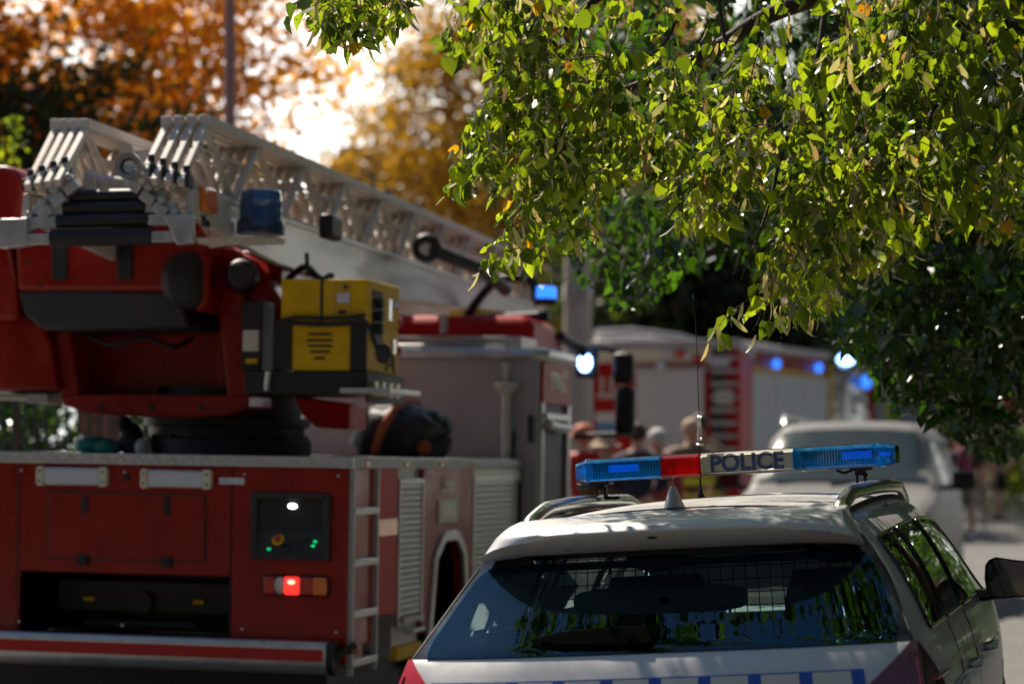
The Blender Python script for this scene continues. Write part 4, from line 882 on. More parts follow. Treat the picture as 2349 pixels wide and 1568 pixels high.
b = MB(); b.box(ur_, ur_ + .005, Gp + .50, Gp + .61, zA - .12, zA - .085); b.build('blue_label', M['dblue'], gen)
for zz in (.40, .43, .46):
    for k in range(2): b = MB(); b.obox((ur_ + .002, Gp + .42 + .1 * k, zA - zz), (.006, .08, .012), Matrix.Rotation(R(30 - 60 * k), 3, 'X')); b.build('vent_slit', M['black'], gen)
b = MB(); b.tube(spline([GP(640, 735, Gp - .01), GP(680, 728, Gp - .03), GP(740, 730, Gp - .03), GP(800, 728, Gp - .03), GP(838, 722, Gp - .03)], 5), .010, 8); b.tube(spline([GP(645, 738, Gp - .01), GP(680, 741, Gp - .03), GP(740, 744, Gp - .03), GP(800, 741, Gp - .03), GP(838, 738, Gp - .03), GP(855, 775, Gp - .03), GP(868, 810, Gp)], 5), .013, 8); b.build('cable', M['black'], gen)
b = MB(); b.ell(GP(878, 810, Gp - .02), (.045, .03, .055)); b.build('plug', M['dark'], gen)
for zz in (.20, .36):
    b = MB(); b.ell((ur_ - .02, Gp + gD + .02, zA - zz), (.035, .03, .035)); b.build('red_knob', M['redlens'], gen)
# reflective strips on the shelf side
for k in range(8): b = MB(); a = sh_; b.box(ur_ + .0, ur_ + .02, Gp + .06 + k * .07, Gp + .11 + k * .07, zBm - .13, zBm - .05); b.build('reflector_strip', M[('yellow', 'white')[k % 2]], sh_)

b = MB(); b.tube(spline([tp_(200, 770, .8), tp_(260, 790, .75), tp_(330, 775, .75), tp_(400, 795, .8), tp_(440, 775, .9)], 6), .014, 8); b.build('cable', M['black'], truck)
for x, y in ((60, 520), (90, 655), (395, 520), (400, 655), (60, 600)): p = tp_(x, y, .48); b = MB(); b.cyl((p.x, .492, p.z), (p.x, .502, p.z), .011, n=8); b.build('bolt', M['dark'], up_)
for u_ in (-1.1, -.62, -.02, .66, 1.18):
    for z_ in (1.44, .62): b = MB(); b.cyl((u_, -.006, z_), (u_, .002, z_), .008, n=8); b.build('rivet', M['alu'], truck)
b = MB(); b.box(.52, .66, -.006, .0, 1.385, 1.42); b.build('white_label', M['lampw'], truck)
for k in range(5): p = SP(980 + 16 * k, 1075, 1.262); b = MB(); b.box(1.262, 1.275, .2 + k * .75, .26 + k * .75, zt - .035, zt - .015); b.build('side_marker', M['amber'], truck)

# loose things on the deck
tl_ = thing('tarp_roll', 'black rolled tarpaulin with an orange strap lying on the truck deck', 'tarpaulin', TF)
b = MB(); a, c = RP(800, 940, 2.3), RP(985, 1045, 2.3); rows = []; 
for k in range(15):
    t = k / 14; x = lin(a.x, c.x + .05, t); e = math.sqrt(max(.03, 1 - abs(2 * t - 1)**5)); row = []
    for q_ in range(21): an_ = 2 * math.pi * q_ / 20; rj = 1 + .07 * math.sin(3 * an_ + k) + .05 * math.sin(7 * an_ + 2 * k); row.append((x + .03 * math.sin(5 * an_), 2.5 + .34 * e * rj * math.copysign(abs(math.cos(an_))**.6, math.cos(an_)), zt + .16 + .165 * e * (rj + .10 * math.sin(1.7 * k)) * math.copysign(abs(math.sin(an_))**.6, math.sin(an_))))
    rows.append(row)
b.grid(rows); b.build('roll', M['cloth'], tl_, smooth=180)
b = MB(); xm = lin(a.x, c.x, .5); b.tube([(xm + .09 * math.sin(q_ / 20 * math.pi), 2.5 - .385 * math.cos(q_ / 20 * math.pi), zt + .16 + .215 * math.sin(q_ / 20 * math.pi)) for q_ in range(-6, 21)], .014, 6, sx=2); b.build('strap', M['orange'], tl_)
b = MB(); b.ell((c.x - .02, 2.24, zt + .07), (.05, .03, .05), 10, 8); b.build('orange_lining', M['orange'], tl_)
b = MB(); a = RP(240, 1025, 1.0); rows = []
rg = random.Random(3)
b.ell((RP(215, 1025, 1.0).x, 1.0, zt + .05), (.11, .10, .055), 18, 12); b.ell((RP(255, 1028, 1.0).x, .95, zt + .04), (.08, .08, .05), 18, 12)
b.v = [(x + rg.uniform(-.006, .006), y + rg.uniform(-.008, .008), z + rg.uniform(-.006, .006)) for x, y, z in b.v]
jk = b.build('folded_jacket', M['teal'], None, smooth=180); jk.matrix_world = TF.mat; tag(jk, 'crumpled teal jacket lying on the left of the truck deck', 'jacket')
b = MB(); p = RP(300, 1012, 1.0); b.ell((p.x, 1.0, zt + .09), (.07, .09, .10), 16, 12); b.ell((p.x - .03, .98, zt + .17), (.035, .05, .05)); b.v = [(x + rg.uniform(-.006, .006), y + rg.uniform(-.008, .008), z + rg.uniform(-.006, .006)) for x, y, z in b.v]; 
kb2 = b.build('cloth_bag', M['cloth'], None, smooth=180); kb2.matrix_world = TF.mat; tag(kb2, 'small black cloth bag beside the teal jacket on the deck', 'bag')
b = MB(); b.ell((p.x + .09, .95, zt + .04), (.04, .06, .06)); rag = b.build('rag', M['ltcloth'], None, smooth=180); rag.matrix_world = TF.mat; tag(rag, 'pale pink rag on the truck deck next to the small black bag', 'rag')

# ------------------------------------------------------------------ silver off-roader facing us
def suv():
    c = world(1935, 1065, 21.6); fr = Frame((c.x - .15, 21.6, gh(22.5)), 14.5, 0)
    t = thing('silver_car', 'silver off-road car facing the camera, parked beyond the police car', 'car', fr)
    top = [(0, .72), (.08, .90), (.3, 1.0), (.95, 1.12), (1.05, 1.17), (1.75, 1.74), (2.0, 1.79), (2.6, 1.80), (3.9, 1.76), (4.35, 1.60), (4.6, 1.1), (4.66, .8)]
    wd = [(0, .78), (.12, .87), (.5, .92), (1, .94), (3.8, .94), (4.4, .90), (4.66, .80)]
    def pt(L, q):
        zt_, w_ = np.interp(L, *zip(*top)), np.interp(L, *zip(*wd)); belt = min(1.10, zt_ - .03)
        pf = [(.93, .25), (.98, .40), (1, .65), (.99, .85), (.965, belt), (.80 if zt_ > 1.3 else .90, lin(belt, zt_, .80)), (.68 if zt_ > 1.3 else .72, lin(belt, zt_, .95)), (.40, lin(belt, zt_, .99)), (0, zt_)]
        k = min(int(q), 7); f = q - k; return (lin(pf[k][0], pf[k + 1][0], f) * w_, L, lin(pf[k][1], pf[k + 1][1], f))
    b = MB(); Ls = [0, .04, .1, .2, .4, .7, .95, 1.05] + [lin(1.1, 1.75, k / 6) for k in range(7)] + [1.9, 2.1, 2.4, 2.8, 3.2, 3.6, 3.9, 4.1, 4.35, 4.5, 4.6, 4.66]
    for s in (-1, 1):
        P = [[(s * x, y, z) for x, y, z in (pt(L, k / 3) for k in range(25))] for L in Ls]
        b.grid(P); b.add([P[0][k] for k in range(25)] + [(0, 0, .25)], [tuple(range(26))])
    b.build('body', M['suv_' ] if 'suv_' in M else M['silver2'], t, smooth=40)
    def sz(L, w): # height of the shell at width w
        lo = [pt(L, k / 6) for k in range(24, 49)]; return np.interp(w, [p[0] for p in lo[::-1]], [p[2] for p in lo[::-1]])
    g = MB(); g.grid([[(u * lin(.80, .64, i / 10), L, sz(L, abs(u) * lin(.80, .64, i / 10)) + .012) for u in [lin(-1, 1, k / 20) for k in range(21)]] for i, L in enumerate([lin(1.10, 1.70, q / 10) for q in range(11)])])
    g.build('windscreen', mat('suv_glass', (.03, .045, .05), .22, spec=.3), t, smooth=180)
    for s in (-1, 1):
        g = MB(); g.grid([[(s * (pt(L, q)[0] + .008), L, pt(L, q)[2]) for q in (4.08, 4.4, 4.9)] for L in [lin(1.75, 2.7, k / 8) for k in range(9)]]); g.build('side_window', M['gloss'], t)
        g = MB(); g.grid([[(s * (pt(L, q)[0] + .008), L, pt(L, q)[2]) for q in (4.08, 4.4, 4.9)] for L in [lin(2.8, 3.9, k / 8) for k in range(9)]]); g.build('side_window', M['gloss'], t)
        g = MB(); g.box(s * 1.0, s * 1.22, 1.35, 1.47, 1.13, 1.31); g.box(s * .88, s * 1.02, 1.38, 1.44, 1.13, 1.18); g.build('wing_mirror', M['gloss'], t, bevel=.05, seg=3)
        g = MB(); g.tube([(s * .66, 1.95, 1.76), (s * .68, 2.1, 1.84), (s * .68, 3.7, 1.83), (s * .66, 3.9, 1.74)], .022, 8); g.build('roof_rail', M['chrome'], t)
        g = MB(); g.ell((s * .68, .12, .82), (.15, .09, .09)); g.build('headlight', M['lampw'], t)
        for L in (.85, 3.75): wheel(t, (s * .80, L, .36), .36, .24, (s, 0, 0))
    g = MB(); g.box(-.45, .45, -.01, .06, .62, .78); g.box(-.26, .26, -.03, .0, .42, .53); g.build('grille', M['black'], t, bevel=.01)
    g = MB(); g.tube([(-.1, 1.06, 1.18), (.3, 1.12, 1.19), (.66, 1.16, 1.20)], .016, 6); g.tube([(-.6, 1.08, 1.18), (-.2, 1.12, 1.2), (.05, 1.14, 1.21)], .016, 6); g.build('wipers', M['black'], t)
    g = MB(); g.ell((0, 1.60, 1.55), (.10, .03, .035)); g.ell((.36, 2.3, 1.35), (.16, .1, .2)); g.build('rear_view_mirror', M['black'], t)
suv()
# ------------------------------------------------------------------ the other emergency vehicles
def engine_a():
    c = world(1495, 1065, 33); fr = Frame((c.x, 33, gh(33)), 8.5, 0)
    t = thing('fire_engine', 'red and white fire engine with a pale roller shutter at its rear, behind the people', 'fire truck', fr)
    def Q(px, py, L=0): return fr.on(px, py, 1, L)
    def rb(a, b_, c_, d, l0, l1, mb, mi=None): p, q = Q(a, b_, l0), Q(c_, d, l0); return mb.box(p.x, q.x, l0, l1, q.z, p.z, mi)
    zt_ = Q(1500, 800).z
    b = MB(); rb(1318, 800, 1697, 1300, .02, 5.2, b); b.build('body', M['red2'], t, bevel=.03)
    b = MB(); rb(1335, 795, 1640, 830, -.02, .4, b); b.build('header', M['cream'], t, bevel=.02)
    b = MB(); rb(1318, 780, 1700, 800, -.03, 4.5, b); b.build('roof_edge', M['grey'], t, bevel=.02)
    b = MB(); 
    for k in range(14): y0 = 850 + k * 16; rb(1458, y0, 1614, y0 + 14, -.02, .02, b)
    b.build('roller_shutter', M['pale'], t, bevel=.01)
    b = MB(); rb(1450, 840, 1622, 850, -.04, .02, b); b.build('shutter_box', M['grey'], t, bevel=.01)
    b = MB(); rb(1330, 826, 1355, 1090, -.02, .02, b); rb(1365, 945, 1440, 968, -.02, .02, b); b.build('white_stripe', M['decal'], t)
    b = MB(); rb(1368, 968, 1440, 990, -.02, .02, b); b.build('blue_stripe', mat('pale_blue', (.08, .22, .38), .5), t)
    for tx, py, s in (('112', 882, .26), ('998', 918, .26)):
        p = Q(1402, py, -.03); text_part('lettering', tx, s, M['decal'], t, p, (1, 0, 0), (0, 0, 1), bold=.008)
    b = MB(); rb(1630, 800, 1662, 1100, -.03, .02, b); b.build('ladder_recess', M['dark'], t)
    b = MB()
    for k, y0 in enumerate(range(815, 1080, 30)): rb(1630, y0, 1690, y0 + 10, -.06, -.03, b)
    b.build('ladder', M['grey'], t)
    b = MB(); rb(1628, 815, 1672, 838, -.06, .0, b); b.build('white_sign', M['lampw'], t); b = MB(); rb(1640, 895, 1680, 925, -.05, .0, b); b.build('hose_tray', M['decal'], t)
    for px, py, m in ((1532, 815, 'white'), (1560, 810, 'redlens'), (1578, 818, 'white'), (1516, 840, 'lampw'), (1600, 822, 'redlens')):
        p = Q(px, py, -.05); b = MB(); b.ell(p, (.07, .05, .07)); b.build('reel', M[m], t)
    p0, p1 = Q(1365, 765, .5), Q(1640, 800, 2.0); b = MB(); b.tube([p0, Q(1450, 760, .8), Q(1560, 775, 1.4), p1], .06, 8); b.tube([Q(1370, 780, .4), Q(1500, 785, .8)], .09, 8); b.build('suction_hose', M['grey'], t)
    b = MB(); rb(1700, 850, 1701, 1100, .1, .2, b)
    for k in range(2):
        b = MB(); b.box(1.1, 1.26, .5, 3, .7, 2.6); 
    for s in (-1, 1):
        for L in (1.3, 4.4): wheel(t, (s * .95, L, .5), .5, .3, (s, 0, 0), M['dark'])
engine_a()
def engine_b():
    X0 = 526 / FX * 36; fr = Frame((X0, 36, gh(36)), 27, 0)
    t = thing('fire_engine', 'fire engine with grey side shutters and blue lamps along its roof edge', 'fire truck', fr)
    def S(px, py, u=0): return fr.on(px, py, 0, u)
    a, zt_ = S(1700, 1000).y, S(1705, 793).z
    b = MB(); b.box(-2.5, 0, 0, 3.75, .6, zt_); b.build('body', M['red'], t, bevel=.03)
    b = MB(); b.tube([(-2.4, 0, zt_), (0, 0, zt_), (0, 3.8, zt_)], .07, 8); b.box(-.05, .02, -.02, .22, .6, zt_ - .02); b.build('roof_edge', M['white'], t)
    zs1, zs0 = S(1780, 862).z, .8
    for k in range(3):
        l0 = .3 + k * 1.15; shutter(l0, l0 + 1.08, zs0, zs1, .035, 'roller_shutter', 'pale', t, .05)
    b = MB(); b.box(0, .012, .25, 3.7, zs1 + .05, zs1 + .11); b.build('yellow_stripe', M['yellow'], t)
    b = MB(); q = S(1798, 935); b.prism([(q.y - .12, q.z + .25), (q.y + .12, q.z + .25), (q.y + .12, q.z - .05), (q.y, q.z - .22), (q.y - .12, q.z - .05)], 0, .004, .012); b.build('shield_emblem', M['dblue'], t)
    p = fr.on(1708, 831, 0, .05); b = MB(); b.ell(p, (.09, .07, .14)); b.build('blue_lamp', M['bluelit'], t)
    for px, py in ((1781, 834), (1878, 843)): p = fr.on(px, py, 0, .06); b = MB(); b.ell(p, (.06, .07, .075)); b.build('blue_lamp', M['bluedim'], t)
    p = fr.on(1706, 893, 0, .03); b = MB(); b.box(p.x, p.x + .05, p.y - .05, p.y + .07, p.z - .14, p.z + .13); b.build('red_lamp', M['redlit'], t, bevel=.01)
    b = MB(); b.prism([(3.8, .6), (3.8, zt_ - .1), (5.6, zt_ - .15), (6.1, 1.6), (6.2, .6)], 0, -2.45, 0); cb_ = b.build('cab', M['gloss'], t, bevel=.05)
    b = MB(); b.prism([(3.85, .6), (3.85, zt_ - .12), (4.0, zt_ - .12), (4.0, 1.8), (4.25, .6)], 0, 0, .02); b.build('yellow_edge', M['yellow'], cb_)
    b = MB(); b.box(0, .02, 4.6, 5.5, 1.5, 2.5); b.build('cab_window', mat('teal_window', (.03, .09, .10), .1, coat=.5), cb_)
    p = fr.on(1940, 824, 0, -.1); b = MB(); b.ell(p, (.13, .2, .09)); b.build('blue_lamp', M['bluelit'], t)
    p = fr.on(1987, 875, 0, .1); b = MB(); b.ell(p, (.08, .08, .12)); b.build('blue_lamp', M['bluedim'], t)
    for s in (-.3, -2.2):
        for L in (1.5, 4.9): wheel(t, (s, L, .5), .5, .3, (1 if s > -1 else -1, 0, 0), M['dark'])
engine_b()
def ambulance():
    c = world(2098, 1065, 54); fr = Frame((c.x, 54, gh(54)), 16, 0)
    t = thing('ambulance', 'white and red rescue van with yellow and red chevrons, far off under the leaves', 'van', fr)
    b = MB(); b.box(-1.1, 1.1, 0, 5, .5, 2.9); b.build('body', M['shirtb'] if 0 else M['red2'], t, bevel=.08, seg=3)
    b = MB(); b.box(-.9, .62, -.02, .02, 1.4, 2.75); b.build('rear_doors', M['shirtb'], t, bevel=.03)
    b = MB()
    for s in (-.55, .66):
        for k in range(9): b.obox((s, -.04, .75 + k * .22), (.34, .02, .10), Matrix.Rotation(R(35), 3, 'Y'))
    split(b.build('chevrons', M['hiviz'], t), 0, 0)
    b = MB(); b.box(.62, .80, -.03, .02, .6, 2.75); b.build('red_edge', M['red2'], t)
    p = fr.on(2133, 886, 1, -.05); b = MB(); b.ell(p, (.11, .06, .18)); b.build('tail_lamp', M['redlit'], t)
    for s in (-1, 1): wheel(t, (s * .9, 1.2, .4), .4, .25, (s, 0, 0)); wheel(t, (s * .9, 4, .4), .4, .25, (s, 0, 0))
ambulance()
def red_van():
    c = world(2255, 1065, 62); fr = Frame((c.x, 62, gh(62)), 16, 0)
    t = thing('red_van', 'dark red van half hidden by leaves at the far right', 'van', fr)
    b = MB(); b.prism([(0, .4), (0, 2.2), (.3, 2.5), (4.4, 2.5), (4.9, 1.4), (5.4, 1.1), (5.4, .4)], 0, -.95, .95); b.build('body', M['red'], t, bevel=.08, seg=3)
    b = MB(); b.box(-.75, .75, -.02, .02, 1.4, 2.1); b.build('rear_window', M['gloss'], t, bevel=.03)
    for s in (-1, 1): wheel(t, (s * .8, 1.0, .36), .36, .22, (s, 0, 0)); wheel(t, (s * .8, 4.3, .36), .36, .22, (s, 0, 0))
red_van()

# ------------------------------------------------------------------ people
def skin(name, verts, edges, m, parent, root=0, sub=1):
    me = bpy.data.meshes.new(name); me.from_pydata([v[0] for v in verts], edges, []); o = bpy.data.objects.new(name, me); col.objects.link(o)
    md = o.modifiers.new('skin', 'SKIN'); md.use_smooth_shade = True
    for i, v in enumerate(verts): r = v[1]; me.skin_vertices[0].data[i].radius = r if isinstance(r, tuple) else (r, r); me.skin_vertices[0].data[i].use_root = (i == root)
    s = o.modifiers.new('sub', 'SUBSURF'); s.levels = sub; s.render_levels = sub
    dg = bpy.context.evaluated_depsgraph_get(); m2 = bpy.data.meshes.new_from_object(o.evaluated_get(dg)); m2.name = name; o.modifiers.clear(); o.data = m2; bpy.data.meshes.remove(me)
    m2.materials.clear(); m2.materials.append(m); m2.polygons.foreach_set('use_smooth', [True] * len(m2.polygons)); o.parent = parent; return o
def person(label, x, y, H, rz, top, bottom, hair, arms='down', shorts=False, hat=None, jacket=1.0, shoes='shoe', bend=0, stride=.04, headtilt=0, fem=False, extra=None):
    e = thing('person', label, 'person', None, (x, y, gh(y)), rz); k = H / 1.75
    def V(a, b_, c): 
        if c > .95: b_ += bend * (c - .95)
        return (a * k, b_ * k, c * k)
    sh = .175 if fem else .195
    el = {'down': ((.25, .0, 1.13), (.26, .07, .88)), 'front': ((.26, .05, 1.16), (.14, .24, 1.12)), 'hip': ((.36, -.04, 1.16), (.22, .02, 1.00))}[arms]
    v = [(V(0, 0, .95), (.13, .10)), (V(0, .0, 1.12), (.125, .095)), (V(0, .01, 1.30), (.145, .105)), (V(0, 0, 1.42), (.10, .075)), (V(0, .0, 1.50), .052), (V(0, .015, 1.56), (.062, .072)), (V(0, .01, 1.64), (.076, .094)), (V(0, 0, 1.71), (.055, .068))]
    ed = [(i, i + 1) for i in range(7)]
    for s in (-1, 1):
        n = len(v); v += [(V(s * sh, 0, 1.40), .052), (V(s * el[0][0], el[0][1], el[0][2]), .040), (V(s * el[1][0], el[1][1], el[1][2]), .028)]
        ed += [(3, n), (n, n + 1), (n + 1, n + 2)]
        w_ = Vector(V(s * el[1][0], el[1][1], el[1][2])); d = (w_ - Vector(V(s * el[0][0], el[0][1], el[0][2]))).normalized(); pm = len(v); v.append((tuple(w_ + d * .075 * k), (.036, .018))); ed.append((n + 2, pm))
        for q in range(4):
            off = Vector((0, (q - 1.5) * .019, 0)); l_ = (.032, .04, .038, .028)[q]; a0 = len(v); v += [(tuple(w_ + d * .11 * k + off), .0095), (tuple(w_ + d * (.115 + l_) * k + off * 1.05 + Vector((-s * .006, 0, 0))), .0085), (tuple(w_ + d * (.12 + 1.7 * l_) * k + off + Vector((-s * .018, 0, 0))), .007)]; ed += [(pm, a0), (a0, a0 + 1), (a0 + 1, a0 + 2)]
        a0 = len(v); v += [(tuple(w_ + d * .05 * k + Vector((0, .038, 0))), .011), (tuple(w_ + d * .09 * k + Vector((-s * .01, .052, 0))), .009)]; ed += [(pm, a0), (a0, a0 + 1)]
        n = len(v); st = s * stride; v += [(V(s * .09, 0, .90), (.088, .09)), (V(s * .10, st * .5 + .01, .50), .056), (V(s * .105, st * .9 - .01, .32), .052), (V(s * .105, st, .09), .036), (V(s * .11, st + .10, .035), (.038, .028))]
        ed += [(0, n), (n, n + 1), (n + 1, n + 2), (n + 2, n + 3), (n + 3, n + 4)]
    bo = skin('body', v, ed, M['skin'], e, 0, 1)
    for s in (-1, 1): bb = MB(); 
    f = MB(); f.ell(V(0, .105, 1.625), (.014, .02, .022), 8, 6); f.ell(V(-.083, 0, 1.63), (.012, .02, .03), 8, 6); f.ell(V(.083, 0, 1.63), (.012, .02, .03), 8, 6); f.build('ears_and_nose', M['skin'], e)
    j = .022 * jacket
    v = [(V(0, 0, .93), (.145 + j * .4, .115 + j * .5)), (V(0, 0, 1.12), (.14 + j * .6, .11 + j * .5)), (V(0, .01, 1.30), (.155 + j, .12 + j * .5)), (V(0, 0, 1.42), (.115 + j, .09)), (V(0, 0, 1.475), (.06, .06))]; ed = [(0, 1), (1, 2), (2, 3), (3, 4)]
    for s in (-1, 1):
        n = len(v); v += [(V(s * (sh + .005), 0, 1.395), .058 + j), (V(s * el[0][0], el[0][1], el[0][2]), .048 + j)]; ed += [(3, n), (n, n + 1)]
        if jacket > .6: wv = Vector(V(s * el[1][0], el[1][1], el[1][2])); v.append((tuple(wv), .037 + j)); ed.append((n + 1, n + 2))
    skin('top', v, ed, M[top], e, 0, 1)
    v = [(V(0, 0, .98), (.14, .108)), (V(0, 0, .92), (.14, .11))]; ed = [(0, 1)]
    for s in (-1, 1):
        st = s * stride; n = len(v); v += [(V(s * .09, 0, .86), (.105, .105)), (V(s * .10, st * .45, .54 if shorts else .50), .085 if shorts else .075)]; ed += [(1, n), (n, n + 1)]
        if not shorts: v.append((V(s * .105, st, .10), .062)); ed.append((n + 1, n + 2))
    skin('shorts' if shorts else 'trousers', v, ed, M[bottom], e, 0, 1)
    for s in (-1, 1): q = MB(); st = s * stride; q.ell(V(s * .11, st + .05, .045), (.048, .135, .05)); q.build('shoe', M[shoes], e)
    h = MB(); hc = V(0, -.012, 1.66); h.ell(hc, (.094 * k, .112 * k, .098 * k), 20, 12)
    if fem: h.ell(V(0, -.07, 1.58), (.075 * k, .05 * k, .10 * k))
    if hat:
        h = MB(); h.ell(V(0, 0, 1.68), (.118 * k, .14 * k, .105 * k), 20, 12); h.lathe(V(0, 0, 1.655), (0, 0, 1), [(.115, 0), (.165, -.015), (.165, -.005), (.115, .02)], 20); h.build('helmet', M[hair], e)
    else: h.build('hair', M[hair], e)
    return e, V
def wx(px, Y): return (px - CX) / FX * Y
e, V = person('person in tan firefighter suit with a yellow back panel, back turned', wx(1585, 25.5), 25.5, 1.80, R(-4), 'tan', 'tan', 'skin' if 0 else 'hairb', 'hip', jacket=2.2, shoes='black', stride=.02)
b = MB(); b.box(-.235, .24, -.178, -.155, 1.10, 1.30); bp_ = b.build('back_panel', M['hiviz'], e, bevel=.01)
text_part('lettering', 'STRAŻ POŻARNA', .068, M['dark'], bp_, (0, -.182, 1.20), (1, 0, 0), (0, 0, 1), bold=.001)
b = MB(); b.tube([(-.3, -.10, 1.02), (0, -.17, .98), (.3, -.10, 1.02)], .02, 6); b.build('reflective_band', M['hiviz'], e)
person('person with brown cap of hair standing just behind the tan firefighter', wx(1604, 27), 27, 1.86, R(10), 'tan', 'tan', 'haird', 'down', jacket=1.8, shoes='black')
person('person with short grey hair in a rose red top', wx(1507, 24.5), 24.5, 1.70, R(25), 'pinkc', 'navy', 'hairg', 'down')
person('person with short dark hair in a navy jacket, back turned', wx(1462, 23.8), 23.8, 1.76, R(-15), 'navy', 'navy', 'haird', 'front', jacket=1.6, shoes='black')
person('person in tan suit and sand coloured helmet, bending forward', wx(1402, 24.2), 24.2, 1.62, R(20), 'tan', 'tan', 'hairb', 'front', hat=1, jacket=2, shoes='black', bend=.25)
person('person with orange helmet and dark suit beside the truck mirror', wx(1338, 25.5), 25.5, 1.72, R(-30), 'red2', 'tan', 'orange', 'front', hat=1, jacket=2, shoes='black')
e, V = person('person with blond hair, black shirt, pink backpack and beige shorts walking away', wx(2212, 36.5), 36.5, 1.66, R(-14), 'black_c', 'khaki', 'hairb', 'down', True, jacket=.4, stride=.12, fem=True)
b = MB(); b.ell((0, -.20, 1.17), (.155, .10, .23), 20, 14); bo = b.build('backpack', M['maroon'], e)
b = MB(); [b.tube([(s * .10, -.16, 1.34), (s * .12, 0, 1.45), (s * .12, .13, 1.35), (s * .14, .1, 1.1), (s * .14, -.12, 1.0)], .018, 6, sx=1.6) for s in (-1, 1)]; b.build('strap', M['maroon'], bo)
e2, V = person('person in a white cap and black shirt walking ahead of the pink backpack', wx(2242, 39.5), 39.5, 1.72, R(-14), 'black_c', 'khaki', 'hairg', 'down', True, hat=1, jacket=.4, stride=.1)
person('person in pale blue hat, dark shirt and dark shorts at the right edge', wx(2290, 43.5), 43.5, 1.70, R(20), 'navy', 'black_c', 'shirtb', 'hip', True, hat=1, jacket=.4, shoes='black', stride=.08)

# ------------------------------------------------------------------ street furniture, fence, buildings
def bollard(px, Y, h, label):
    t = thing('bollard', label, 'bollard', None, (wx(px, Y), Y, gh(Y) + .1)); b = MB(); b.lathe((0, 0, 0), (0, 0, 1), [(.11, 0), (.11, .06), (.07, .08), (.065, h - .1), (.08, h - .08), (.08, h - .03), (.05, h), (.001, h + .02)], 18); b.build('post', M['black'], t)
    b = MB(); b.cyl((0, 0, h - .22), (0, 0, h - .16), .068, n=18); b.build('band', M['grey'], t)
bollard(2180, 25.5, 1.35, 'black metal bollard beside the silver off-road car')
def lamp_post():
    Y = 24; t = thing('lamp_post', 'tall reddish metal lamp post behind the folded ladder', 'lamp post', None, (wx(527, Y), Y, gh(Y)))
    b = MB(); b.lathe((0, 0, 0), (0, 0, 1), [(.11, 0), (.11, .5), (.07, .6), (.05, 7.2)], 16); b.build('pole', M['pole'], t)
    b = MB(); b.tube([(0, 0, 7.2), (.1, 0, 7.6), (.5, 0, 7.9), (1.2, 0, 8)], .04, 8); b.build('arm', M['pole'], t); b = MB(); b.ell((1.3, 0, 7.97), (.3, .12, .07)); b.build('lamp_head', M['grey'], t)
lamp_post()
def conc_post():
    Y = 29; t = thing('concrete_pole', 'thick pale concrete pole behind the cab of the ladder truck', 'pole', None, (wx(1325, Y), Y, gh(Y)))
    b = MB(); b.lathe((0, 0, 0), (0, 0, 1), [(.20, 0), (.16, 3.75), (.15, 4.3), (.001, 4.32)], 20); b.build('shaft', M['conc'], t)
    b = MB(); b.cyl((-.17, 0, 3.3), (.17, 0, 3.3), .03); b.lathe((0, 0, 3.2), (0, 0, 1), [(.175, 0), (.18, .02), (.18, .18), (.175, .2)], 20); b.build('clamp', M['grey'], t)
conc_post()
def fence():
    Y = 21; t = thing('fence', 'dark green upright bar fence at the left, seen under the turntable', 'fence', None, (wx(60, Y), Y, gh(Y)), R(-4))
    b = MB()
    for k in range(46): u = -2.2 + k * .095; b.cyl((u, 0, .1), (u, 0, 2.35), .017, n=6)
    b.build('bars', M['fence'], t); b = MB(); b.box(-2.25, 2.1, -.02, .02, 2.2, 2.26); b.box(-2.25, 2.1, -.02, .02, .3, .36); b.build('rails', M['fence'], t)
fence()
t = thing('brick_pillar', 'reddish brick gate pillar at the end of the green fence', 'pillar', None, (wx(232, 22), 22, gh(22))); b = MB(); b.box(-.16, .16, -.16, .16, 0, 2.1); b.build('shaft', M['brick'], t, bevel=.01); b = MB(); b.box(-.2, .2, -.2, .2, 2.1, 2.2); b.build('cap', M['conc'], t, bevel=.01)
def house(name, label, px0, px1, Y, ytop, m, roofm):
    x0, x1 = wx(px0, Y), wx(px1, Y); zt_ = CAMZ + (HY - ytop) / FX * Y; g0 = gh(Y); t = thing(name, label, 'house', None, ((x0 + x1) / 2, Y, g0)); w_ = (x1 - x0) / 2; h = zt_ - g0; he = h - 3.0
    b = MB(); b.box(-w_, w_, 0, 10, 0, he); b.build('wall', M[m], t)
    b = MB(); b.prism([(-w_ - .4, he), (w_ + .4, he), (w_ - 1.6, h), (-w_ + 1.6, h)], 1, -.5, 10.5); b.build('roof', M[roofm], t)
    for r_ in range(int(he / 3)):
        for k in range(int(2 * w_ / 3)):
            u = -w_ + 1.5 + k * 3; z = 1.2 + r_ * 3; f = MB(); f.box(u - .65, u + .65, -.06, .05, z - .05, z + 1.55); fo_ = f.build('window', M['white'], t); f = MB(); f.box(u - .55, u + .55, -.09, -.07, z + .05, z + 1.45); f.build('pane', M['gloss'], fo_)
house('house', 'pale house with a dark slate roof showing between the two big trees', 690, 1500, 95, 338, 'wall', 'roof')
house('apartment_house', 'brownish house hidden behind the trees on the right', 1560, 2700, 88, 560, 'brick', 'roof')

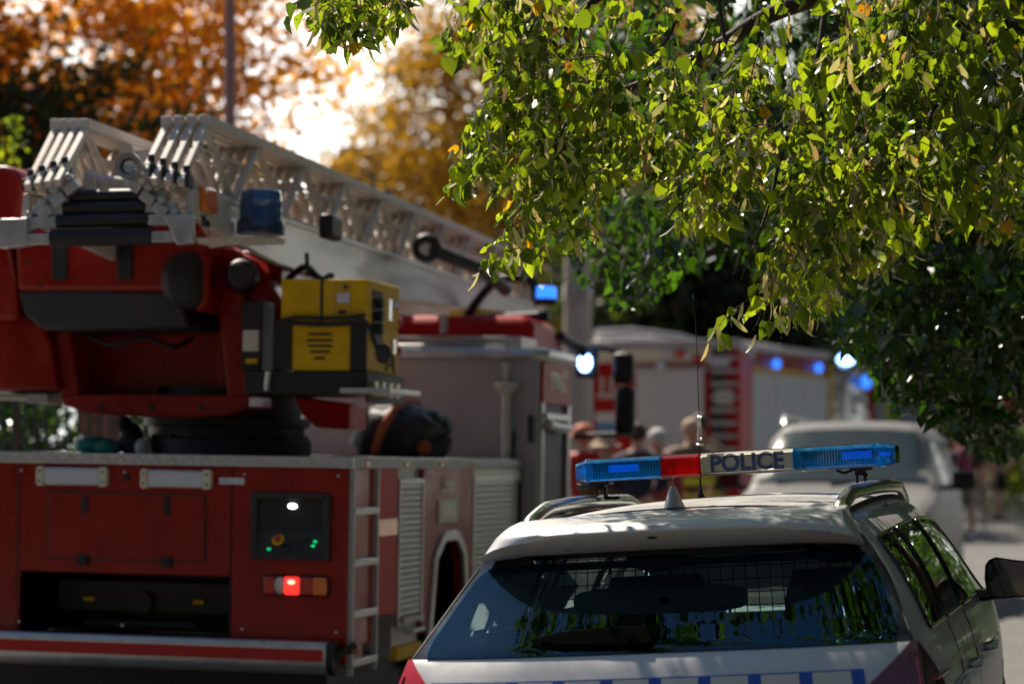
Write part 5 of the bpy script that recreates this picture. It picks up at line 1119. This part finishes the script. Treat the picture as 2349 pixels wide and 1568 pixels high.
# ------------------------------------------------------------------ foliage
LT = np.array([(0, .05, 0), (0, .5, .0), (0, 1.05, -.06), (-.27, -.04, .07), (-.46, .30, .13), (-.30, .68, .06), (.27, -.04, .07), (.46, .30, .13), (.30, .68, .06)])
LFc = [(0, 3, 4, 1), (1, 4, 5, 2), (0, 1, 7, 6), (1, 2, 8, 7)]
BT = np.array([(-.04, 0, 0), (.04, 0, 0), (-.12, .35, .03), (.12, .35, .03), (-.13, .7, .10), (.13, .7, .10), (-.05, 1.0, .24), (.05, 1.0, .24)]); BF = [(0, 1, 3, 2), (2, 3, 5, 4), (4, 5, 7, 6)]
DT = np.array([(0, 0, 0), (.42, .42, .10), (0, 1, 0), (-.42, .42, .10)]); DF = [(0, 1, 2, 3)]
def leaves(name, pos, tip, nrm, size, T, Fc, m, parent, curl=None):
    pos, tip, nrm, size = map(np.asarray, (pos, tip, nrm, size)); tip = tip / np.linalg.norm(tip, axis=1, keepdims=True)
    x = np.cross(tip, nrm); x /= np.linalg.norm(x, axis=1, keepdims=True) + 1e-9; z = np.cross(x, tip)
    c = np.ones(len(pos)) if curl is None else np.asarray(curl)
    V_ = pos[:, None, :] + size[:, None, None] * (T[None, :, 0:1] * x[:, None, :] * (1 - .25 * (c[:, None, None] > 1.5)) + T[None, :, 1:2] * tip[:, None, :] + T[None, :, 2:3] * c[:, None, None] * z[:, None, :])
    n = len(pos); k = len(T); F_ = (np.array(Fc)[None] + (np.arange(n) * k)[:, None, None]).reshape(-1, len(Fc[0]))
    me = bpy.data.meshes.new(name); me.vertices.add(n * k); me.vertices.foreach_set('co', V_.astype(np.float32).ravel()); nf = len(F_)
    me.loops.add(nf * 4); me.loops.foreach_set('vertex_index', F_.astype(np.int32).ravel()); me.polygons.add(nf); me.polygons.foreach_set('loop_start', np.arange(nf, dtype=np.int32) * 4); me.update(calc_edges=True)
    me.materials.append(m); me.polygons.foreach_set('use_smooth', [True] * nf); o = bpy.data.objects.new(name, me); col.objects.link(o); o.parent = parent; return o
def unit(n): v = rng.normal(size=(n, 3)); return v / np.linalg.norm(v, axis=1, keepdims=True)
def big_tree(label, base, centre, rad, ncl, nl, ls, m, clr=.5, name='tree', hollow=.25, group=None, trunk_r=.22, bot=None, thin=None):
    t = thing(name, label, 'tree', None, base, 0, group); B = np.array(base); c = np.array(centre) - B; rad = np.array(rad)
    d = unit(ncl * 3); r = rng.uniform(hollow, 1, len(d))**.45; P = d * r[:, None]
    wob = 1 + .13 * np.sin(P[:, 0] * 7 + 1.3) * np.cos(P[:, 2] * 6) + .10 * np.sin(P[:, 1] * 9 + P[:, 0] * 5)
    P = P * rad * wob[:, None] + c
    if thin is not None: P = P[thin(P + B) > rng.random(len(P))]
    P = P[:ncl]; pos = []; 
    cr = rng.uniform(.5, 1.2, len(P)) * clr
    for i, p in enumerate(P):
        n = int(nl * rng.uniform(.4, 1.4)); q = rng.normal(size=(n, 3)) * cr[i] * np.array([.55, .55, .38]); pos.append(p + q)
    pos = np.vstack(pos); n = len(pos); tip = unit(n); tip[:, 2] -= .5; nr = unit(n); nr[:, 2] += .8
    leaves('crown', pos, tip, nr, rng.uniform(.7, 1.3, n) * ls, DT, DF, m, t)
    b = MB(); top_ = Vector(c * .9); b.tube(spline([(0, 0, -.1), (0.05, 0, c[2] * .3), tuple(top_ * .62), tuple(top_)], 4), [trunk_r * (1 - .7 * k / 12) for k in range(13)], 10)
    rl = random.Random(int(abs(base[0] * 10)) + 3)
    for k in range(16):
        p = Vector(P[rl.randrange(len(P))]); s = Vector((0, 0, c[2] * rl.uniform(.3, .7))); s.x = top_.x * s.z / max(top_.z, .1); s.y = top_.y * s.z / max(top_.z, .1); mid = s.lerp(p, .5) + Vector((0, 0, .3)); b.tube([s, mid, p], [trunk_r * .4, trunk_r * .25, .02], 6)
    b.build('trunk', M['bark'], t, smooth=180); return t
def W3(px, py, Y): v = world(px, py, Y); return (v.x, v.y, v.z)
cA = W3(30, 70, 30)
big_tree('big tree at the upper left behind the ladder, orange glow coloured into its leaves', (cA[0], 30, gh(30)), cA, (3.9, 3.0, 3.0), 850, 80, .10, LF['veil_tinted'], .55, 'veil_tinted_tree', thin=lambda P: np.clip(1.35 - np.maximum(0, (P[:, 0] - (-3.4)) / 1.6), .22, 1))
cB = W3(1285, 310, 48)
big_tree('rust brown leaved tree in the middle distance over the ladder', (cB[0], 48, gh(48)), cB, (4.0, 3.2, 4.6), 680, 75, .13, LF['rust'], .7, 'rust_tree', hollow=.15, thin=lambda P: np.where(P[:, 0] < 3.6, 1, .1))
for k, (px, py, Y, rx, rz) in enumerate(((1640, 640, 41, 2.4, 1.9), (1720, 420, 58, 5.5, 5.0), (2150, 330, 50, 5.0, 5.6), (2520, 420, 44, 4.5, 5.5), (1560, 640, 66, 5.0, 3.2), (1980, 640, 70, 6.0, 3.6), (2400, 760, 72, 5.0, 3.4))):
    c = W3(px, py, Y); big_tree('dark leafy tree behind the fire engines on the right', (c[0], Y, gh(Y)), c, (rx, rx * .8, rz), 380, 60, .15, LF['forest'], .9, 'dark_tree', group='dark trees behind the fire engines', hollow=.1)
for k, (x, y, rx, rz, zc2) in enumerate(((-9, -9, 5, 4.5, 5.5), (-1.5, -14, 5.5, 5.5, 6.5), (7, -10, 5, 5, 6), (9.5, 0, 4, 4.5, 5.5), (-17, 0, 5, 5, 6), (10.5, 9, 4, 4.5, 6.0), (12, 17, 4, 4.5, 6.5), (9.6, 23, 3.6, 4.5, 6.0))):
    big_tree('dark tree of the street behind the photographer', (x, y, 0), (x, y, zc2), (rx, rx * .8, rz), 420, 40, .30, LF['forest'], 1.0, 'dark_tree', group='street trees behind the photographer', hollow=.1)
c = W3(60, 560, 27); big_tree('dark dense tree behind the left fence and the ladder ends', (c[0], 27, gh(27)), c, (2.6, 1.6, 2.4), 260, 70, .09, LF['forest'], .5, 'dark_tree')
# left hedge behind the fence, with a sunny shoot
def hedge(name, label, x0, x1, y, z0, z1, dep, n, ls, m):
    t = thing(name, label, 'hedge', None, ((x0 + x1) / 2, y, gh(y))); w_ = (x1 - x0) / 2
    pos = np.column_stack([rng.uniform(-w_, w_, n), rng.uniform(-dep, dep, n), z0 + (z1 - z0) * rng.random(n)**.8 + .15 * np.sin(rng.uniform(0, 9, n))]); tip = unit(n); leaves('foliage', pos, tip, unit(n) + [0, 0, .6], rng.uniform(.7, 1.3, n) * ls, DT, DF, m, t)
    b = MB()
    for k in range(7): u = lin(-w_ * .9, w_ * .9, k / 6); b.tube([(u, 0, -.1), (u + .1, 0, z1 * .5), (u, 0, z1 * .9)], [.05, .03, .01], 6)
    b.build('stems', M['bark'], t)
hedge('hedge', 'dark ivy hedge growing behind the green bar fence', -6.2, -2.7, 22.3, .1, 2.4, .5, 9000, .075, LF['deep'])
house('house', 'unseen dark block added behind the photographer to cut sky light', -1, 1, 30, 400, 'brick', 'roof') if 0 else None
t = thing('house', 'unseen dark block with a roof, added behind the photographer to cut sky light', 'house', None, (0, -30, 0)); b = MB(); b.box(-45, 45, -10, 8, -.5, 15); b.build('wall', M['dark'], t); b = MB(); b.prism([(-11, 15), (9, 15), (-1, 20)], 0, -46, 46); b.build('roof', M['roof'], t)  # block added out of view to keep sky light off rear faces
hedge('hedge', 'low sunlit shrubs at the far right beyond the walkers', 9.2, 14.5, 47, .0, 1.5, .8, 5000, .10, LF['lime'])
t = thing('hedge', 'unseen tall shrub row right of the view, added to darken the car flank', 'hedge', None, (2.6, 8, gh(8)))  # out-of-view shrubs added to darken flank reflections and paving bounce
n = 26000; yy = rng.uniform(1, 25, n); pos = np.column_stack([.2117 * yy + 1.05 + rng.uniform(0, 1.3, n) + .18 * np.sin(yy * 3), yy, gh(10) + 3.1 * rng.random(n)**.8 + .2 * np.sin(yy * 2.2)]) - np.array(t.location)
leaves('foliage', pos, unit(n) - [0, 0, .4], unit(n) + [0, 0, .5], rng.uniform(.06, .13, n), DT, DF, LF['deep'], t)
b = MB()
for k in range(14): yk = 2 + k * 1.7; xk = .2117 * yk + 1.7; q = Vector((xk, yk, 0)) - t.location; q.z = 0; b.tube([q, q + Vector((.1, 0, 1.4)), q + Vector((-.05, .1, 2.8))], [.05, .035, .01], 6)
b.build('stems', M['bark'], t)
t = thing('sapling', 'thin green sapling catching sun left of the ladder ends', 'sapling', None, (wx(28, 19), 19, gh(19)))
n = 150; hh = rng.uniform(3.2, 4.15, n); pos = np.column_stack([rng.normal(0, .055, n), rng.normal(0, .08, n), hh]); leaves('foliage', pos, unit(n), unit(n), rng.uniform(.035, .06, n), DT, DF, LF['lime'], t)
b = MB(); b.tube([(0, 0, -.1), (.05, 0, 2), (0, 0, 4.1)], [.03, .02, .005], 6); b.build('stem', M['bark'], t)

# the linden: strands of hanging leaves, twigs, limbs
def inpoly(p, poly):
    x, y = p; c = False; n = len(poly)
    for i in range(n):
        x1, y1 = poly[i]; x2, y2 = poly[(i + 1) % n]
        if (y1 > y) != (y2 > y) and x < (x2 - x1) * (y - y1) / (y2 - y1) + x1: c = not c
    return c
def strands(poly, n, yr, lens, step, rs, sizes, drift=-.25, grav=1.0, margin=14, clump=.84):
    centre = None
    """Hanging twigs whose leaves keep inside an outline seen on the crown; every one at its own depth."""
    xs = [p[0] for p in poly]; ys = [p[1] for p in poly]; out = []; tries = 0
    while len(out) < n and tries < n * 60:
        tries += 1
        if clump and centre and rs.random() < clump: px, py = centre[0] + rs.gauss(0, 25), centre[1] + rs.gauss(0, 30)
        else: px, py = rs.uniform(min(xs), max(xs)), rs.uniform(min(ys), max(ys)); centre = (px, py)
        if not inpoly((px, py), poly): continue
        Y = yr[0] + (yr[1] - yr[0] + (1.4 * max(0, (px - 1750) / 600) if yr[1] < 9.5 else 0)) * rs.random(); p = world(px, py, Y); d = Vector((drift + rs.gauss(0, .35), rs.gauss(0, .35), rs.uniform(-.5, .25))).normalized(); L = rs.uniform(*lens); pts = [p.copy()]; k = 0
        while k * step < L:
            d = (d + Vector((rs.gauss(0, .10), rs.gauss(0, .10), -.16 * grav))).normalized(); q = pts[-1] + d * step
            sx, sy = CX + FX * q.x / q.y, HY - FX * (q.z - CAMZ) / q.y
            if not inpoly((sx, sy + margin + sizes * 300), poly): break
            pts.append(q); k += 1
        if len(pts) >= 4: out.append(pts)
    return out
def foliage_from(sts, parent, rs, size, leaf_m, bract_m=None, bfrac=.0, yl=0.0, twig_r=.0022, dens=1.0):
    P, T_, N_, S_, C_ = [], [], [], [], []; PB, TB_, NB_, SB_ = [], [], [], []; PY, TY, NY, SY = [], [], [], []; SP_ = []
    tw = MB()
    for pts in sts:
        tw.tube(pts, [twig_r * (1 - .6 * i / len(pts)) for i in range(len(pts))], 4, caps=False)
        sz = size * rs.uniform(.75, 1.15)
        for i in range(len(pts)):
            for rep in range(2 if rs.random() < dens - 1 else 1):
                if rs.random() > dens: continue
                side = Vector((rs.gauss(0, 1), rs.gauss(0, 1), rs.gauss(0, .3))).normalized(); pet = rs.uniform(.015, .045); q = pts[i] + side * pet + Vector((0, 0, -pet * .6))
                tip = Vector((side.x * .6 + rs.gauss(0, .4), side.y * .6 + rs.gauss(0, .4), -.85 + rs.gauss(0, .45))); nrm = Vector((side.x + rs.gauss(0, .5), side.y + rs.gauss(0, .5), .55 + rs.gauss(0, .4)))
                if rs.random() < .5: tw.tube([pts[i], q], .0009, 3, caps=False)
                u = rs.random()
                if bract_m and u < bfrac: PB.append(q); TB_.append(tip + Vector((rs.gauss(0, .2), 0, -.6))); NB_.append(nrm + Vector((rs.gauss(0, .8), rs.gauss(0, .8), 0))); SB_.append(sz * rs.uniform(1.0, 1.45)); SP_.append(q + Vector((rs.gauss(0, .015), rs.gauss(0, .015), -.045 - rs.random() * .03)))
                elif u < bfrac + yl: PY.append(q); TY.append(tip); NY.append(nrm); SY.append(sz * .9)
                else: P.append(q); T_.append(tip); N_.append(nrm); S_.append(sz * rs.uniform(.45, 1.3)); C_.append(rs.uniform(-.5, 3.4))
    o = leaves('leaves', P, T_, N_, S_, LT, LFc, leaf_m, parent, C_)
    if PB: leaves('bracts', PB, TB_, NB_, SB_, BT, BF, bract_m, parent)
    if PY: leaves('yellow_leaves', PY, TY, NY, SY, LT, LFc, LF['ylw'], parent)
    if SP_:
        sb = MB()
        for q in SP_[::2]: sb.ell(q, (.0035, .0035, .0035), 6, 4)
        sb.build('seeds', mat('seed_brown', (.12, .06, .03), .6), parent, smooth=180)
    tw.build('twigs', M['bark'], parent, smooth=180)
rs = random.Random(11)
lin_t = thing('linden_tree', 'sunlit linden with hanging green branches over the police car', 'tree', None, (wx(2620, 10.4), 10.4, gh(10.4)))
linv = Matrix.Translation(-lin_t.location)
poly_main = [(962, -60), (965, 60), (985, 120), (1035, 150), (1075, 175), (1150, 165), (1105, 215), (1062, 262), (1040, 330), (1045, 395), (1028, 448), (1085, 458), (1125, 440), (1170, 480), (1130, 555), (1092, 622), (1130, 622), (1190, 600), (1205, 500), (1255, 500), (1275, 565), (1310, 585), (1345, 560), (1375, 480), (1430, 450), (1500, 440), (1545, 470), (1575, 540), (1630, 560), (1700, 575), (1712, 480), (1800, 480), (1790, 560), (1760, 610), (1690, 650), (1625, 740), (1630, 808), (1690, 795), (1760, 770), (1850, 750), (1930, 705), (1975, 640), (2050, 640), (2130, 560), (2230, 540), (2348, 620), (2500, 600), (2500, -400), (1850, -130), (1250, -90)]
poly_top = [(655, -90), (672, 25), (722, 60), (738, 112), (770, 90), (805, 110), (850, 105), (900, 70), (940, 60), (945, -90)]
st1 = strands(poly_main, 400, (8.35, 9.4), (.25, .80), .027, rs, .06)
st2 = strands(poly_top, 46, (8.6, 9.3), (.10, .28), .026, rs, .06, drift=-.1, margin=4)
edge = []
for a in [(1035, 250, 9.2), (1050, 340, 9.3), (1180, 490, 9.0), (1215, 470, 9.1), (1660, 640, 9.2), (1700, 660, 9.0), (1800, 640, 9.3), (1880, 600, 9.1), (1500, 330, 9.2), (1560, 380, 9.0), (1980, 500, 9.4), (1270, 440, 9.3), (1340, 420, 9.2)]: pass
tipst = [spline([world(x, y, Y) for x, y in ps], 5) for ps, Y in (([(1260, 480), (1215, 540), (1150, 590), (1100, 612)], 9.2), ([(1250, 500), (1245, 560), (1235, 600)], 9.25), ([(1760, 640), (1710, 690), (1660, 730), (1640, 780)], 9.1), ([(1830, 600), (1790, 660), (1760, 700), (1745, 752)], 9.2), ([(1900, 560), (1890, 620), (1870, 680), (1850, 730)], 9.25), ([(1340, 470), (1350, 520), (1325, 560)], 9.1), ([(1100, 330), (1060, 390), (1040, 430)], 9.3))]
for q in st1 + st2 + tipst:
    for p in q: p -= lin_t.location
foliage_from(st1 + st2 + tipst, lin_t, rs, .060, LF['lime'], LF['bract'], .22, .010, dens=1.15)
b = MB()
def limb(ps, Y0, Y1, r0, r1):
    pts = [world(x, y, lin(Y0, Y1, i / (len(ps) - 1))) - lin_t.location for i, (x, y) in enumerate(ps)]; s = spline(pts, 6); b.tube(s, [lin(r0, r1, k / (len(s) - 1)) for k in range(len(s))], 8)
limb([(2620, 1500), (2590, 900), (2540, 400), (2420, 60), (2300, -160)], 10.4, 10.2, .24, .13)
limb([(2440, 100), (2250, 60), (2100, 90), (1950, 200), (1900, 330)], 10.2, 9.6, .045, .006)
limb([(2360, -60), (2100, -60), (1800, 20), (1640, 110), (1480, 190), (1330, 250), (1260, 350)], 10.2, 9.3, .05, .006)
limb([(2300, -160), (1900, -200), (1600, -140), (1420, -40), (1300, 60), (1215, 190)], 10.2, 9.2, .045, .006)
limb([(1560, -60), (1545, 60), (1490, 130), (1380, 190)], 9.6, 9.2, .010, .003)
limb([(1900, -40), (1870, 150), (1800, 330), (1760, 480), (1700, 640)], 9.8, 9.1, .014, .003)
limb([(2200, -40), (2160, 200), (2080, 380), (1980, 520), (1880, 640)], 10, 9.2, .022, .003)
limb([(1330, 60), (1325, 250), (1280, 400), (1200, 530), (1105, 610)], 9.5, 9.2, .008, .0015)
limb([(1640, -60), (1660, 80), (1700, 300), (1690, 480)], 9.6, 9.3, .010, .002)
b.build('trunk', M['bark'], lin_t, smooth=180)
n = 12000; pos = np.column_stack([rng.uniform(1.2, 5.2, n), rng.uniform(6.2, 14.5, n), rng.uniform(0, 1.7, n)]); pos[:, 2] += np.maximum(3.75, 1.95 + pos[:, 1] * .194); pos = pos[(np.sin(pos[:, 0] * 5) * np.cos(pos[:, 1] * 4 + pos[:, 2] * 3)) > -.45] - np.array(lin_t.location); n = len(pos)  # linden leaves above the view, extended to shade pavement and car side
tp3 = unit(n) * .6; tp3[:, 2] -= 1; nn = unit(n) * .7; nn[:, 2] += .7
leaves('shading_crown', pos, tp3, nn, rng.uniform(.06, .11, n), LT, LFc, LF['lime'], lin_t)
# darker tree behind it
gt = thing('glossy_tree', 'shaded tree with dark glossy green leaves hanging behind the linden', 'tree', None, (wx(2650, 14.5), 14.5, gh(14.5)))
poly_b = [(1195, 540), (1215, 640), (1290, 625), (1320, 660), (1385, 690), (1400, 745), (1460, 735), (1500, 700), (1560, 640), (1640, 620), (1750, 640), (1830, 720), (1890, 760), (1960, 830), (2010, 915), (2060, 985), (2110, 960), (2140, 900), (2200, 960), (2270, 1075), (2320, 1060), (2420, 980), (2420, -900), (1500, -900), (1330, -60), (1330, 300)]  # outline raised far above the view to shade these leaves
rs2 = random.Random(21)
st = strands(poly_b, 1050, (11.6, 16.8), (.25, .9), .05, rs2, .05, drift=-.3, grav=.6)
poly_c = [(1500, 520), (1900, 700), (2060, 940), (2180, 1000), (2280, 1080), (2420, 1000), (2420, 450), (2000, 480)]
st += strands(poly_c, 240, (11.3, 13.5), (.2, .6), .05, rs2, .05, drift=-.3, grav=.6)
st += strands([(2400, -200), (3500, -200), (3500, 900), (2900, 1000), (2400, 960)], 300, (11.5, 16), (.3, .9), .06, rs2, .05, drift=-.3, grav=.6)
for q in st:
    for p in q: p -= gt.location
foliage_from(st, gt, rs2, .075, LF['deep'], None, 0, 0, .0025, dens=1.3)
b = MB()
def limb2(ps, Y0, Y1, r0, r1):
    pts = [world(x, y, lin(Y0, Y1, i / (len(ps) - 1))) - gt.location for i, (x, y) in enumerate(ps)]; s = spline(pts, 6); b.tube(s, [lin(r0, r1, k / (len(s) - 1)) for k in range(len(s))], 8)
limb2([(2650, 1300), (2600, 900), (2520, 500), (2400, 100)], 14.5, 14.5, .20, .12)
limb2([(2560, 700), (2300, 560), (2000, 520), (1700, 560), (1420, 640)], 14.5, 13, .07, .01)
limb2([(2540, 500), (2200, 350), (1900, 300), (1650, 380)], 14.5, 13, .06, .01)
limb2([(2600, 900), (2400, 800), (2200, 780), (2000, 860)], 14.5, 12.5, .05, .01)
b.build('trunk', M['bark'], gt, smooth=180)
